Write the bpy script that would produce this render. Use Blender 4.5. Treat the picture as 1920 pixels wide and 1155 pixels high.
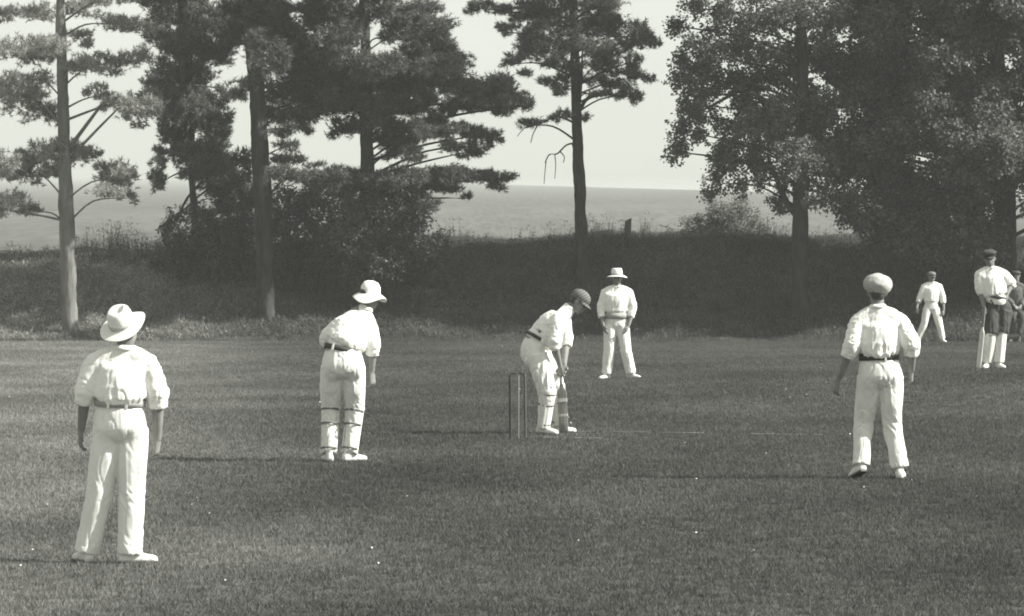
import bpy, bmesh, math, random
import numpy as np
from mathutils import Vector, Matrix, Quaternion
from mathutils.bvhtree import BVHTree

random.seed(7)
rng = np.random.default_rng(7)
SC = bpy.context.scene
COL = SC.collection
for o in list(bpy.data.objects):
    bpy.data.objects.remove(o)

# ------------------------------------------------------------------ camera, sky, sun, exposure
F = 8000.0      # focal length in photograph pixels (1920 wide): a long lens
HZ = 327.0      # row of the horizon
ZC = 2.80       # camera height
cam_d = bpy.data.cameras.new('camera')
cam_d.sensor_fit = 'HORIZONTAL'
cam_d.sensor_width = 36.0
cam_d.lens = 36.0 * F / 1920.0
cam_d.shift_y = -(577.5 - HZ) / 1920.0
cam_d.clip_start = 1.0
cam_d.clip_end = 30000.0
cam = bpy.data.objects.new('camera', cam_d)
cam.location = (0, 0, ZC)
cam.rotation_euler = (math.radians(90), 0, 0)
COL.objects.link(cam)
SC.camera = cam

SUN_EL = math.radians(38)
SUN_AZ = math.radians(10)      # turned from the right towards the camera
sun_dir = Vector((math.cos(SUN_EL) * math.cos(SUN_AZ), -math.cos(SUN_EL) * math.sin(SUN_AZ), math.sin(SUN_EL)))

world = bpy.data.worlds.new("World")
SC.world = world
world.use_nodes = True
wn = world.node_tree
wn.nodes.clear()
sky = wn.nodes.new('ShaderNodeTexSky')
sky.sky_type = 'NISHITA'
sky.sun_disc = False
sky.sun_elevation = SUN_EL
sky.sun_rotation = math.radians(90) + SUN_AZ
sky.air_density = 1.0
sky.dust_density = 1.2
bw = wn.nodes.new('ShaderNodeRGBToBW')
tint = wn.nodes.new('ShaderNodeMixRGB'); tint.blend_type = 'MULTIPLY'; tint.inputs[0].default_value = 1.0
tint.inputs[2].default_value = (0.975, 1.0, 0.94, 1)
bg = wn.nodes.new('ShaderNodeBackground'); bg.inputs['Strength'].default_value = 0.080
wo = wn.nodes.new('ShaderNodeOutputWorld')
wn.links.new(sky.outputs[0], bw.inputs[0])
# thin uneven high cloud
ctc = wn.nodes.new('ShaderNodeTexCoord')
cmp_ = wn.nodes.new('ShaderNodeMapping'); cmp_.inputs['Scale'].default_value = (22, 22, 45)
cn = wn.nodes.new('ShaderNodeTexNoise'); cn.inputs['Scale'].default_value = 1.0; cn.inputs['Detail'].default_value = 6
cm = wn.nodes.new('ShaderNodeMapRange')
cm.inputs['From Min'].default_value = 0.3; cm.inputs['From Max'].default_value = 0.7
cm.inputs['To Min'].default_value = 0.94; cm.inputs['To Max'].default_value = 1.06
cx_ = wn.nodes.new('ShaderNodeMath'); cx_.operation = 'MULTIPLY'
wn.links.new(ctc.outputs['Generated'], cmp_.inputs[0]); wn.links.new(cmp_.outputs[0], cn.inputs['Vector'])
wn.links.new(cn.outputs['Fac'], cm.inputs['Value'])
# a hazy milky sky is more even than a clear one: compress its range
pw = wn.nodes.new('ShaderNodeMath'); pw.operation = 'POWER'; pw.inputs[1].default_value = 0.5
pm = wn.nodes.new('ShaderNodeMath'); pm.operation = 'MULTIPLY'; pm.inputs[1].default_value = 2.7
wn.links.new(bw.outputs[0], pw.inputs[0]); wn.links.new(pw.outputs[0], pm.inputs[0])
wn.links.new(pm.outputs[0], cx_.inputs[0]); wn.links.new(cm.outputs[0], cx_.inputs[1])
wn.links.new(cx_.outputs[0], tint.inputs[1])
wn.links.new(tint.outputs[0], bg.inputs[0])
wn.links.new(bg.outputs[0], wo.inputs[0])

sun_d = bpy.data.lights.new('sun', 'SUN')
sun_d.energy = 5.0
sun_d.angle = math.radians(0.6)
sun_d.color = (1.0, 0.99, 0.94)
sun = bpy.data.objects.new('sun', sun_d)
sun.rotation_euler = sun_dir.to_track_quat('Z', 'Y').to_euler()
sun.location = (60, -20, 60)
COL.objects.link(sun)

SC.view_settings.view_transform = 'Standard'
SC.view_settings.look = 'None'
SC.view_settings.gamma = 1.0
SC.view_settings.use_curve_mapping = False
SC.view_settings.exposure = 1.10
SC.cycles.max_bounces = 6
SC.cycles.transparent_max_bounces = 4
SC.cycles.volume_bounces = 0
SC.cycles.filter_width = 1.9


def W(px, py, D):
    return Vector(((px - 960.0) / F * D, D, ZC - (py - HZ) / F * D))


# ------------------------------------------------------------------ noise
def _hash(i, j, k):
    h = (i * 374761393 + j * 668265263 + k * 1274126177) & 0xFFFFFFFF
    h = ((h ^ (h >> 13)) * 1274126177) & 0xFFFFFFFF
    h = h ^ (h >> 16)
    return (h & 0xFFFF) / 65535.0


def vnoise(P):
    P = np.asarray(P, dtype=np.float64)
    i = np.floor(P).astype(np.int64)
    f = P - i
    f = f * f * (3 - 2 * f)
    r = 0
    for dx in (0, 1):
        wx = f[:, 0] if dx else 1 - f[:, 0]
        for dy in (0, 1):
            wy = f[:, 1] if dy else 1 - f[:, 1]
            for dz in (0, 1):
                wz = f[:, 2] if dz else 1 - f[:, 2]
                r = r + wx * wy * wz * _hash(i[:, 0] + dx, i[:, 1] + dy, i[:, 2] + dz)
    return r * 2 - 1


# ------------------------------------------------------------------ object helpers
def mesh_np(name, V, polys_v, n_per):
    """polys_v: flat int array of n_per-gons."""
    me = bpy.data.meshes.new(name)
    V = np.asarray(V, dtype=np.float32)
    polys_v = np.asarray(polys_v, dtype=np.int32).ravel()
    nf = len(polys_v) // n_per
    me.vertices.add(len(V)); me.vertices.foreach_set('co', V.ravel())
    me.loops.add(len(polys_v)); me.loops.foreach_set('vertex_index', polys_v)
    me.polygons.add(nf)
    me.polygons.foreach_set('loop_start', np.arange(0, nf * n_per, n_per, dtype=np.int32))
    me.update(calc_edges=True)
    return me


def smooth(me):
    me.polygons.foreach_set('use_smooth', [True] * len(me.polygons))
    me.update()


def link(name, me, mat=None, parent=None, sm=True, loc=None):
    o = bpy.data.objects.new(name, me)
    COL.objects.link(o)
    if me is not None:
        if mat is not None:
            me.materials.append(mat)
        if sm:
            smooth(me)
    if parent is not None:
        o.parent = parent
    if loc is not None:
        o.location = loc
    return o


def empty(name, loc):
    o = bpy.data.objects.new(name, None)
    o.location = loc
    o.empty_display_size = 0.2
    COL.objects.link(o)
    return o


def tag(o, label=None, cat=None, group=None, kind=None):
    if label: o['label'] = label
    if cat: o['category'] = cat
    if group: o['group'] = group
    if kind: o['kind'] = kind
    return o


def bm_mesh(bm, name):
    bmesh.ops.recalc_face_normals(bm, faces=bm.faces)
    me = bpy.data.meshes.new(name)
    bm.to_mesh(me)
    bm.free()
    return me


# ------------------------------------------------------------------ materials
TINT = (1.0, 1.0, 0.94)


def g(v, t=TINT):
    return (v * t[0], v * t[1], v * t[2], 1)


def material(name, v, rough=0.8, var=0.0, scale=8.0, stretch=(1, 1, 1), bump=0.0, bscale=None, transl=0.0,
             island=0.0, detail=4.0, spec=0.3, big=0.0, bigscale=0.2, bigstretch=(1, 1, 1), left_fade=0.0, worn=0.0):
    """grey procedural material: base value v, noise variation var, per-island variation, bump, translucency"""
    m = bpy.data.materials.new(name)
    m.use_nodes = True
    nt = m.node_tree
    nt.nodes.clear()
    N = nt.nodes.new
    L = nt.links.new
    out = N('ShaderNodeOutputMaterial')
    bs = N('ShaderNodeBsdfPrincipled')
    bs.inputs['Roughness'].default_value = rough
    bs.inputs['Specular IOR Level'].default_value = spec
    tc = N('ShaderNodeTexCoord')
    mp = N('ShaderNodeMapping')
    mp.inputs['Scale'].default_value = stretch
    L(tc.outputs['Object'], mp.inputs[0])
    fac = None

    def noise_fac(sc, amt, det, mapping):
        n = N('ShaderNodeTexNoise')
        n.inputs['Scale'].default_value = sc
        n.inputs['Detail'].default_value = det
        L(mapping.outputs[0], n.inputs['Vector'])
        mr = N('ShaderNodeMapRange')
        mr.inputs['From Min'].default_value = 0.25
        mr.inputs['From Max'].default_value = 0.75
        mr.inputs['To Min'].default_value = 1 - amt
        mr.inputs['To Max'].default_value = 1 + amt
        L(n.outputs['Fac'], mr.inputs['Value'])
        return mr.outputs[0]

    def mul(a, b):
        if a is None: return b
        mm = N('ShaderNodeMath'); mm.operation = 'MULTIPLY'
        L(a, mm.inputs[0]); L(b, mm.inputs[1])
        return mm.outputs[0]
    if var: fac = mul(fac, noise_fac(scale, var, detail, mp))
    if big:
        mp2 = N('ShaderNodeMapping'); mp2.inputs['Scale'].default_value = bigstretch
        L(N('ShaderNodeNewGeometry').outputs['Position'], mp2.inputs[0])
        fac = mul(fac, noise_fac(bigscale, big, 3, mp2))
    if left_fade:  # pale veil of fading and flare towards the left, painted into the base colour
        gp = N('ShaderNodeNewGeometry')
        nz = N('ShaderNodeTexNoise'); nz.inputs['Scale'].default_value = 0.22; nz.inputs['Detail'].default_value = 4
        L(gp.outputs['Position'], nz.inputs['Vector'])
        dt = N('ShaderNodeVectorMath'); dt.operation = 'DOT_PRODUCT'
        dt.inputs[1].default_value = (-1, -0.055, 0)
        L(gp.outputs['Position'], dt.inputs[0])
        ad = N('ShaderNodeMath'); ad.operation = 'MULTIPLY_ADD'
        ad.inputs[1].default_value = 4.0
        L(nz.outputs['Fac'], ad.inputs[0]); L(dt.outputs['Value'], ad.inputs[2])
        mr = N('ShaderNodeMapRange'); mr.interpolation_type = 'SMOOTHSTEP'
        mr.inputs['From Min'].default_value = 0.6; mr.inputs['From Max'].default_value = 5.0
        mr.inputs['To Min'].default_value = 1.0; mr.inputs['To Max'].default_value = 1 + left_fade
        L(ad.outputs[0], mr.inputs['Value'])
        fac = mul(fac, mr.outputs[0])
    if worn:
        gp2 = N('ShaderNodeNewGeometry')
        w1 = N('ShaderNodeMapping'); w1.inputs['Location'].default_value = (-0.75 / 1.3, -46.6 / 2.2, 0); w1.inputs['Scale'].default_value = (1 / 1.3, 1 / 2.2, 0)
        L(gp2.outputs['Position'], w1.inputs[0])
        w2 = N('ShaderNodeVectorMath'); w2.operation = 'LENGTH'; L(w1.outputs[0], w2.inputs[0])
        w3 = N('ShaderNodeTexNoise'); w3.inputs['Scale'].default_value = 2.6; w3.inputs['Detail'].default_value = 5; L(gp2.outputs['Position'], w3.inputs['Vector'])
        w4 = N('ShaderNodeMath'); w4.operation = 'MULTIPLY_ADD'; w4.inputs[1].default_value = 3.2; L(w3.outputs['Fac'], w4.inputs[0])
        w5 = N('ShaderNodeMath'); w5.operation = 'MULTIPLY'; w5.inputs[1].default_value = -1.0; L(w2.outputs['Value'], w5.inputs[0]); L(w5.outputs[0], w4.inputs[2])
        w6 = N('ShaderNodeMapRange'); w6.interpolation_type = 'SMOOTHSTEP'
        w6.inputs['From Min'].default_value = 0.7; w6.inputs['From Max'].default_value = 1.9
        w6.inputs['To Min'].default_value = 1.0; w6.inputs['To Max'].default_value = 1 + worn
        L(w4.outputs[0], w6.inputs['Value'])
        fac = mul(fac, w6.outputs[0])
    if island:
        ge = N('ShaderNodeNewGeometry')
        mr = N('ShaderNodeMapRange')
        mr.inputs['To Min'].default_value = 1 - island
        mr.inputs['To Max'].default_value = 1 + island
        L(ge.outputs['Random Per Island'], mr.inputs['Value'])
        fac = mul(fac, mr.outputs[0])
    if fac is not None:
        vm = N('ShaderNodeVectorMath'); vm.operation = 'SCALE'
        vm.inputs[0].default_value = g(v)[:3]
        L(fac, vm.inputs['Scale'])
        colo = vm.outputs[0]
        L(colo, bs.inputs['Base Color'])
    else:
        colo = None
        bs.inputs['Base Color'].default_value = g(v)
    if bump:
        nb = N('ShaderNodeTexNoise')
        nb.inputs['Scale'].default_value = bscale or scale
        nb.inputs['Detail'].default_value = 5
        L(mp.outputs[0], nb.inputs['Vector'])
        b = N('ShaderNodeBump')
        b.inputs['Strength'].default_value = 1.0
        b.inputs['Distance'].default_value = bump
        L(nb.outputs['Fac'], b.inputs['Height'])
        L(b.outputs[0], bs.inputs['Normal'])
    if transl:
        tr = N('ShaderNodeBsdfTranslucent')
        if colo is not None: L(colo, tr.inputs['Color'])
        else: tr.inputs['Color'].default_value = g(v)
        mx = N('ShaderNodeMixShader'); mx.inputs[0].default_value = transl
        L(bs.outputs[0], mx.inputs[1]); L(tr.outputs[0], mx.inputs[2])
        L(mx.outputs[0], out.inputs[0])
    else:
        L(bs.outputs[0], out.inputs[0])
    return m


M = {}
M['lawn'] = material('lawn_turf', 0.062, 0.95, var=0.5, scale=14, detail=8, bump=0.015, bscale=30, spec=0.1, big=0.36, bigscale=0.40, bigstretch=(1.0, 0.55, 1), left_fade=1.25, worn=0.45)
M['grass'] = material('grass_blades', 0.080, 0.7, island=0.65, transl=0.35, spec=0.2, big=0.36, bigscale=0.40, bigstretch=(1.0, 0.55, 1), left_fade=1.25, worn=0.45)
M['bank'] = material('bank_earth', 0.045, 0.95, var=0.5, scale=5, detail=8, bump=0.05, bscale=8, spec=0.1, big=0.3, bigscale=0.4, left_fade=1.4)
M['herb'] = material('bank_herbage', 0.10, 0.7, island=0.85, transl=0.3, spec=0.2, big=0.4, bigscale=0.8, left_fade=1.6)
M['weeds'] = material('weed_stalks', 0.085, 0.7, island=0.5, transl=0.35)
M['field'] = material('far_field', 0.088, 0.95, var=0.55, scale=2.2, stretch=(1.0, 0.03, 1), detail=8, spec=0.1, big=0.2, bigscale=0.12, bigstretch=(1, .08, 1))
M['meadow'] = material('far_meadow', 0.065, 0.95, var=0.55, scale=1.0, stretch=(1.0, 0.02, 1), detail=8, spec=0.1)
M['hill'] = material('far_hill', 0.12, 0.95, var=0.4, scale=0.02, spec=0.1)
M['bark'] = material('bark', 0.040, 0.9, var=0.6, scale=7, stretch=(1, 1, 0.3), bump=0.06, bscale=14, spec=0.15)
M['bark_faded'] = material('bark_faded', 0.15, 0.9, var=0.45, scale=6, stretch=(1, 1, 0.25), bump=0.03, bscale=12, spec=0.15)  # far left pine only: the faded veil there is put into the bark colour
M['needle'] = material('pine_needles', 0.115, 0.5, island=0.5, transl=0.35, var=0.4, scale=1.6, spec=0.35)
M['needle_faded'] = material('pine_needles_faded', 0.30, 0.6, island=0.35, transl=0.4, var=0.25, scale=1.2, spec=0.2)  # far left pine only: needles lightened to paint in the faded veil
M['leaf'] = material('broad_leaves', 0.12, 0.6, island=0.55, transl=0.35, var=0.4, scale=1.2, spec=0.25)
M['leaf_bush'] = material('bush_leaves', 0.085, 0.55, island=0.5, transl=0.25, var=0.3, scale=1.5, spec=0.3)
M['leaf_pale'] = material('shrub_leaves', 0.20, 0.6, island=0.4, transl=0.5, spec=0.3)
M['cotton'] = material('white_cotton', 0.80, 0.85, var=0.05, scale=9, bump=0.0015, bscale=400, spec=0.15)
M['flannel'] = material('white_flannel', 0.74, 0.9, var=0.06, scale=7, bump=0.002, bscale=300, spec=0.1)
M['skin'] = material('skin', 0.19, 0.6, var=0.15, scale=20, spec=0.35)
M['hair'] = material('hair', 0.05, 0.6, var=0.3, scale=60, stretch=(1, 1, 0.3), spec=0.4)
M['dark'] = material('dark_cloth', 0.055, 0.85, var=0.2, scale=14, spec=0.2)
M['mid'] = material('grey_cloth', 0.16, 0.85, var=0.2, scale=14, spec=0.2)
M['coat'] = material('grey_coat', 0.10, 0.85, var=0.25, scale=14, spec=0.2)
M['sash'] = material('grey_sash', 0.32, 0.85, var=0.2, scale=14, spec=0.2)
M['tweed'] = material('pale_tweed', 0.36, 0.9, var=0.22, scale=90, bump=0.002, bscale=200, spec=0.1)
M['straw'] = material('pale_straw', 0.72, 0.8, var=0.1, scale=60, bump=0.002, bscale=150, spec=0.2)
M['band'] = material('hat_band', 0.42, 0.8)
M['leather'] = material('dark_leather', 0.06, 0.5, var=0.3, scale=30, spec=0.4)
M['strap'] = material('pad_strap', 0.12, 0.6, var=0.2, scale=30)
M['buff'] = material('white_buckskin', 0.68, 0.8, var=0.12, scale=25, spec=0.2)
M['canvas'] = material('pad_canvas', 0.66, 0.85, var=0.15, scale=18, bump=0.002, bscale=200, spec=0.15)
M['willow'] = material('willow', 0.55, 0.6, var=0.22, scale=12, stretch=(3, 3, 0.4), spec=0.3)
M['willow_dark'] = material('oiled_willow', 0.14, 0.55, var=0.3, scale=12, stretch=(3, 3, 0.4), spec=0.3)
M['twine'] = material('pale_binding', 0.30, 0.8, var=0.2, scale=40)
M['ash'] = material('stump_ash', 0.07, 0.6, var=0.3, scale=12, stretch=(4, 4, 0.4), spec=0.3)
M['ash_pale'] = material('stump_ash_pale', 0.25, 0.6, var=0.3, scale=12, stretch=(4, 4, 0.4), spec=0.3)
M['chalk'] = material('chalk', 0.36, 0.95, var=0.5, scale=30, spec=0.1)
M['petal'] = material('petal', 0.7, 0.8)
M['wood'] = material('weathered_wood', 0.12, 0.85, var=0.35, scale=10, stretch=(3, 3, 0.5), bump=0.01, bscale=20)
M['stone'] = material('far_stone', 0.25, 0.9, var=0.15, scale=0.2)
M['slate'] = material('far_slate', 0.14, 0.8, var=0.15, scale=0.2)
M['glass'] = material('dark_window', 0.04, 0.2)
wat = material('water', 0.35, 0.25, spec=0.5, bump=0.12, bscale=0.3)
M['water'] = wat


def cap_material():
    m = material('striped_cap', 0.14, 0.85)
    nt = m.node_tree
    bs = [n for n in nt.nodes if n.type == 'BSDF_PRINCIPLED'][0]
    tc = [n for n in nt.nodes if n.type == 'TEX_COORD'][0]
    w = nt.nodes.new('ShaderNodeTexWave')
    w.wave_type = 'BANDS'; w.bands_direction = 'Z'
    w.inputs['Scale'].default_value = 11.0
    w.inputs['Distortion'].default_value = 0.6
    mp = nt.nodes.new('ShaderNodeMapping')
    mp.inputs['Rotation'].default_value = (0, math.radians(28), 0)
    cr = nt.nodes.new('ShaderNodeValToRGB')
    cr.color_ramp.elements[0].position = 0.4; cr.color_ramp.elements[0].color = g(0.085)
    cr.color_ramp.elements[1].position = 0.6; cr.color_ramp.elements[1].color = g(0.15)
    nt.links.new(tc.outputs['Object'], mp.inputs[0])
    nt.links.new(mp.outputs[0], w.inputs[0])
    nt.links.new(w.outputs['Fac'], cr.inputs[0])
    nt.links.new(cr.outputs[0], bs.inputs['Base Color'])
    return m


M['stripe'] = cap_material()

# ------------------------------------------------------------------ terrain
PEOPLE_AT = {'L': (208, 1056, 30.06), 'K': (642, 866, 41.1), 'B': (1030, 814, 46.1), 'R': (1645, 898, 38.1),
             'M': (1160, 711, 68.7), 'N': (1857, 690, 63.6), 'F': (1745, 642, 103.5)}
STUMPS = (971, 822, 45.2)


def g0(y):
    return np.interp(y, [-200, 20, 46, 104, 106], [0.03, 0.05, 0.02, -1.28, -1.31])


_pts = [W(*p) for p in PEOPLE_AT.values()] + [W(*STUMPS)]
_xy = np.array([(p.x, p.y) for p in _pts])
_res = np.array([p.z for p in _pts]) - g0(_xy[:, 1])
SIG = 6.0


def _rbf(x, y):
    d2 = (np.asarray(x)[..., None] - _xy[:, 0]) ** 2 + ((np.asarray(y)[..., None] - _xy[:, 1]) * 0.8) ** 2
    return np.exp(-d2 / (2 * SIG ** 2))


_w = np.linalg.solve(_rbf(_xy[:, 0], _xy[:, 1]) + np.eye(len(_xy)) * 0.02, _res)
BANK0, BANK1 = 105.3, 111.5
ZF = -2.0


def H(x, y):
    x = np.asarray(x, float); y = np.asarray(y, float)
    base = g0(y) + _rbf(x, y) @ _w
    px = 960 + x / 111.5 * F
    crest_py = np.interp(px, [-400, 0, 250, 420, 800, 1000, 1120, 1380, 1500, 1650, 2400], [486, 484, 481, 468, 460, 458, 449, 448, 453, 454, 456])
    crest = ZC - (crest_py - HZ) / F * BANK1
    t = np.clip((y - BANK0) / (BANK1 - BANK0), 0, 1)
    s = t * t * (3 - 2 * t) * 0.5 + 0.5 * t
    nz = 0.10 * vnoise(np.stack([x * 0.8, y * 0.8, x * 0 + 3], -1).reshape(-1, 3)).reshape(x.shape) + \
        0.05 * vnoise(np.stack([x * 2.3, y * 2.3, x * 0 + 9], -1).reshape(-1, 3)).reshape(x.shape)
    bank = base * (1 - s) + (crest) * s + nz * np.clip((y - 104) / 2, 0, 1)
    u = np.clip((y - 112.5) / 40, 0, 1)
    u = u * u * (3 - 2 * u)
    z = np.where(y < BANK0 - 1.5, base, bank)
    return z * (1 - u) + ZF * u


def hz(x, y):
    return float(H(np.array([x]), np.array([y]))[0])


def ground_px(px, py, lo=40.0, hi=112.0):
    """point of the terrain seen at a photograph pixel (nearest hit)"""
    D = lo
    while D < hi:
        X = (px - 960) / F * D
        if hz(X, D) >= ZC - (py - HZ) / F * D:
            break
        D += 0.1
    X = (px - 960) / F * D
    return Vector((X, D, hz(X, D)))


def shore(x):
    return np.clip(2400 - 11.04 * (x + 42), 750, 6000)


def grow(a, b, step, ratio):
    out = []; v = a
    while v < b:
        v += step; step *= ratio; out.append(min(v, b))
    return out


xs = list(np.arange(-28, 28.01, 0.35))
xr = grow(28, 8000, 2.0, 1.35)
xs = np.array([-v for v in reversed(xr)] + xs + xr)


def sheet(name, X, Y, Z, mat):
    ny, nx = X.shape
    V = np.stack([X, Y, Z], -1).reshape(-1, 3)
    idx = np.arange(ny * nx).reshape(ny, nx)
    q = np.stack([idx[:-1, :-1], idx[:-1, 1:], idx[1:, 1:], idx[1:, :-1]], -1).reshape(-1, 4)
    return link(name, mesh_np(name, V, q, 4), mat)


ys = np.array(sorted(set([-150, -80, -40, -15, 0, 8, 14, 18] + list(np.round(np.arange(20, 105.31, 0.4), 2)) + [105.3])))
X, Y = np.meshgrid(xs, ys)
warp = lambda X: 0.45 * vnoise(np.stack([X * 0.35, X * 0, X * 0 + 2], -1).reshape(-1, 3)).reshape(X.shape) + 0.3 * vnoise(np.stack([X * 1.3, X * 0, X * 0 + 7], -1).reshape(-1, 3)).reshape(X.shape)
Y = Y + warp(X) * np.clip((Y - 100) / 5.3, 0, 1)
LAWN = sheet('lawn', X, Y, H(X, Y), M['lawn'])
tag(LAWN, 'mown cricket ground turf sloping gently away to the foot of the bank', 'lawn', kind='structure')
yb = np.array(sorted(set(list(np.round(np.arange(105.3, 114, 0.25), 2)) + [116, 120, 126, 132, 140, 153])))
X, Y = np.meshgrid(xs, yb)
Y = Y + warp(X) * np.clip((112 - Y) / 6.7, 0, 1)
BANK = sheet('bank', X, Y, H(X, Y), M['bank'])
tag(BANK, 'rough grassy bank rising behind the cricket ground under the trees', 'bank', kind='structure')
tt = np.linspace(0, 1, 40) ** 2
X, T = np.meshgrid(xs, tt)
NEAR = np.minimum(640 + 0.9 * X + 60 * vnoise(np.stack([X * 0.03, X * 0, X * 0 + 1], -1).reshape(-1, 3)).reshape(X.shape), shore(X) - 40)
NEAR = np.maximum(NEAR, 300)
Y = 153 + T * (NEAR - 153)
FIELD = sheet('field', X, Y, np.full_like(X, ZF), M['field'])
tag(FIELD, 'wide pale open field stretching beyond the bank', 'field', kind='structure')
Y = NEAR + T * (shore(X) - NEAR)
MEADOW = sheet('meadow', X, Y, np.full_like(X, ZF), M['meadow'])
tag(MEADOW, 'darker meadow at the far end of the pale field, reaching the water', 'meadow', kind='structure')
T = np.meshgrid(xs, np.linspace(0, 1, 12) ** 2)[1]
Y = shore(X[:12]) + T * (12500 - shore(X[:12]))
WATER = sheet('water', X[:12], Y, np.full_like(Y, ZF - 0.004), M['water'])
tag(WATER, 'bright strip of water beyond the far edge of the field', 'water', kind='structure')

# far shore: low hills
hx = np.linspace(-3500, 3500, 180)
prof = [0, 0.6, 1.0, 0.7, 0.0]
offs = [-120, -40, 120, 500, 1200]
hb = 9 + 7 * vnoise(np.stack([hx * 0.004, hx * 0, hx * 0], -1)) + 3 * vnoise(np.stack([hx * 0.02, hx * 0 + 5, hx * 0], -1))
hb = np.maximum(hb, 3)
Xh = np.repeat(hx[None], 5, 0)
Yh = np.array(offs)[:, None] + 7400 + 120 * np.sin(hx / 600)[None]
Zh = ZF - 0.5 + np.array(prof)[:, None] * hb[None] * 1.3
HILL = sheet('hills', Xh, Yh, Zh, M['hill'])
tag(HILL, 'low far shore fading into the haze across the water', 'hills', kind='structure')

# ------------------------------------------------------------------ trunks, crowns
def catmull(pts, sub):
    P = [Vector(p) for p in pts]
    if len(P) < 3:
        return [P[0].lerp(P[-1], i / sub) for i in range(sub + 1)]
    out = []
    for i in range(len(P) - 1):
        p0 = P[max(i - 1, 0)]; p1 = P[i]; p2 = P[i + 1]; p3 = P[min(i + 2, len(P) - 1)]
        for k in range(sub):
            t = k / sub
            out.append(0.5 * ((2 * p1) + (p2 - p0) * t + (2 * p0 - 5 * p1 + 4 * p2 - p3) * t * t + (3 * p1 - p0 - 3 * p2 + p3) * t ** 3))
    out.append(P[-1])
    return out


def interp_list(vals, n_sub):
    out = []
    for i in range(len(vals) - 1):
        for k in range(n_sub):
            t = k / n_sub
            t = t * t * (3 - 2 * t) * 0.5 + t * 0.5
            out.append(tuple(a + (b - a) * t for a, b in zip(vals[i], vals[i + 1])))
    out.append(tuple(vals[-1]))
    return out


def loft(bm, cs, rs, side=(1, 0, 0), n=16, sub=4, flatend=True):
    """closed tube through centres cs; rs = radii or (half width, half depth) per centre"""
    rs = [(r, r) if not isinstance(r, (tuple, list)) else tuple(r) for r in rs]
    C = catmull(cs, sub)
    R = interp_list(rs, sub) if len(cs) > 2 or sub > 1 else rs
    if len(cs) == 2:
        R = [tuple(a + (b - a) * i / sub for a, b in zip(rs[0], rs[1])) for i in range(sub + 1)]
    side = Vector(side)
    rings = []
    for i, c in enumerate(C):
        t = (C[min(i + 1, len(C) - 1)] - C[max(i - 1, 0)])
        if t.length < 1e-9: t = Vector((0, 0, 1))
        t.normalize()
        s = side - t * side.dot(t)
        if s.length < 1e-3:
            s = t.orthogonal()
        s.normalize()
        f = t.cross(s)
        a, b = R[i]
        rings.append([bm.verts.new(c + s * a * math.cos(q) + f * b * math.sin(q)) for q in [2 * math.pi * k / n for k in range(n)]])
    for r0, r1 in zip(rings[:-1], rings[1:]):
        for k in range(n):
            bm.faces.new((r0[k], r0[(k + 1) % n], r1[(k + 1) % n], r1[k]))
    bm.faces.new(list(reversed(rings[0])))
    bm.faces.new(rings[-1])
    return rings


def blob(bm, c, r, rot=None, sub=2):
    m = Matrix.Translation(Vector(c))
    if rot is not None: m = m @ rot.to_4x4()
    m = m @ Matrix.Diagonal((r[0], r[1], r[2], 1))
    bmesh.ops.create_icosphere(bm, subdivisions=sub, radius=1.0, matrix=m)


def box(bm, c, d, rot=None):
    m = Matrix.Translation(Vector(c))
    if rot is not None: m = m @ rot.to_4x4()
    m = m @ Matrix.Diagonal((d[0], d[1], d[2], 1))
    bmesh.ops.create_cube(bm, size=1.0, matrix=m)


def unit(n):
    v = rng.normal(size=(n, 3))
    return v / np.linalg.norm(v, axis=1, keepdims=True)


def norm(v):
    return v / np.maximum(np.linalg.norm(v, axis=-1, keepdims=True), 1e-9)


def sprays_in(clumps, per_m2, n_sub=7, spread=0.42):
    """spray positions and outward directions in a list of (centre, radii) clumps, gathered in sub-clumps"""
    P = []; O = []
    full = []
    for c, r in clumps:
        c = np.array(c); r = np.array(r)
        full.append((c, r, 1.0))
        for _ in range(3):
            d = unit(1)[0]
            full.append((c + d * r * rng.uniform(0.9, 1.25), r * rng.uniform(0.3, 0.5), 0.75))
    for c, r, wgt in full:
        area = r[0] * r[2] * math.pi
        n = max(6, int(per_m2 * area * wgt))
        ns = max(3, int(n_sub * (0.5 + area)))
        d = unit(ns)
        sc = d * r * (rng.random((ns, 1)) ** 0.45) * 0.85
        k = rng.integers(0, ns, n)
        p = sc[k] + rng.normal(size=(n, 3)) * r * spread * 0.62
        P.append(c + p); O.append(norm(p / r))
    return np.concatenate(P), np.concatenate(O)


def broad_crown(clumps, per_m2, leaf=0.075, m=11, droop=0.3, **k):
    P, O = sprays_in(clumps, per_m2, **k)
    n = len(P)
    tw = norm(O * 0.7 + unit(n) * 0.7 + np.array([0, 0, -droop]))
    L = leaf * 2.6
    t = rng.random((n, m, 1))
    pos = P[:, None] + tw[:, None] * t * L + rng.normal(size=(n, m, 3)) * leaf * 0.55
    pos = pos.reshape(-1, 3)
    N = len(pos)
    Oo = np.repeat(O, m, 0)
    nor = norm(Oo * 0.35 + np.array([0, 0, 0.55]) + unit(N) * 0.75)
    ax = norm(np.repeat(tw, m, 0) * 0.6 + unit(N) * 0.8 + np.array([0, 0, -0.25]))
    ax = norm(ax - nor * np.sum(ax * nor, 1, keepdims=True))
    sd = np.cross(nor, ax)
    ln = leaf * (0.6 + 0.7 * rng.random((N, 1)))
    wd = ln * 0.36
    fold = nor * ln * 0.10
    V = np.stack([pos, pos + ax * ln * 0.45 + sd * wd + fold, pos + ax * ln, pos + ax * ln * 0.45 - sd * wd + fold], 1).reshape(-1, 3)
    return V, np.arange(N * 4), 4


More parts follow.
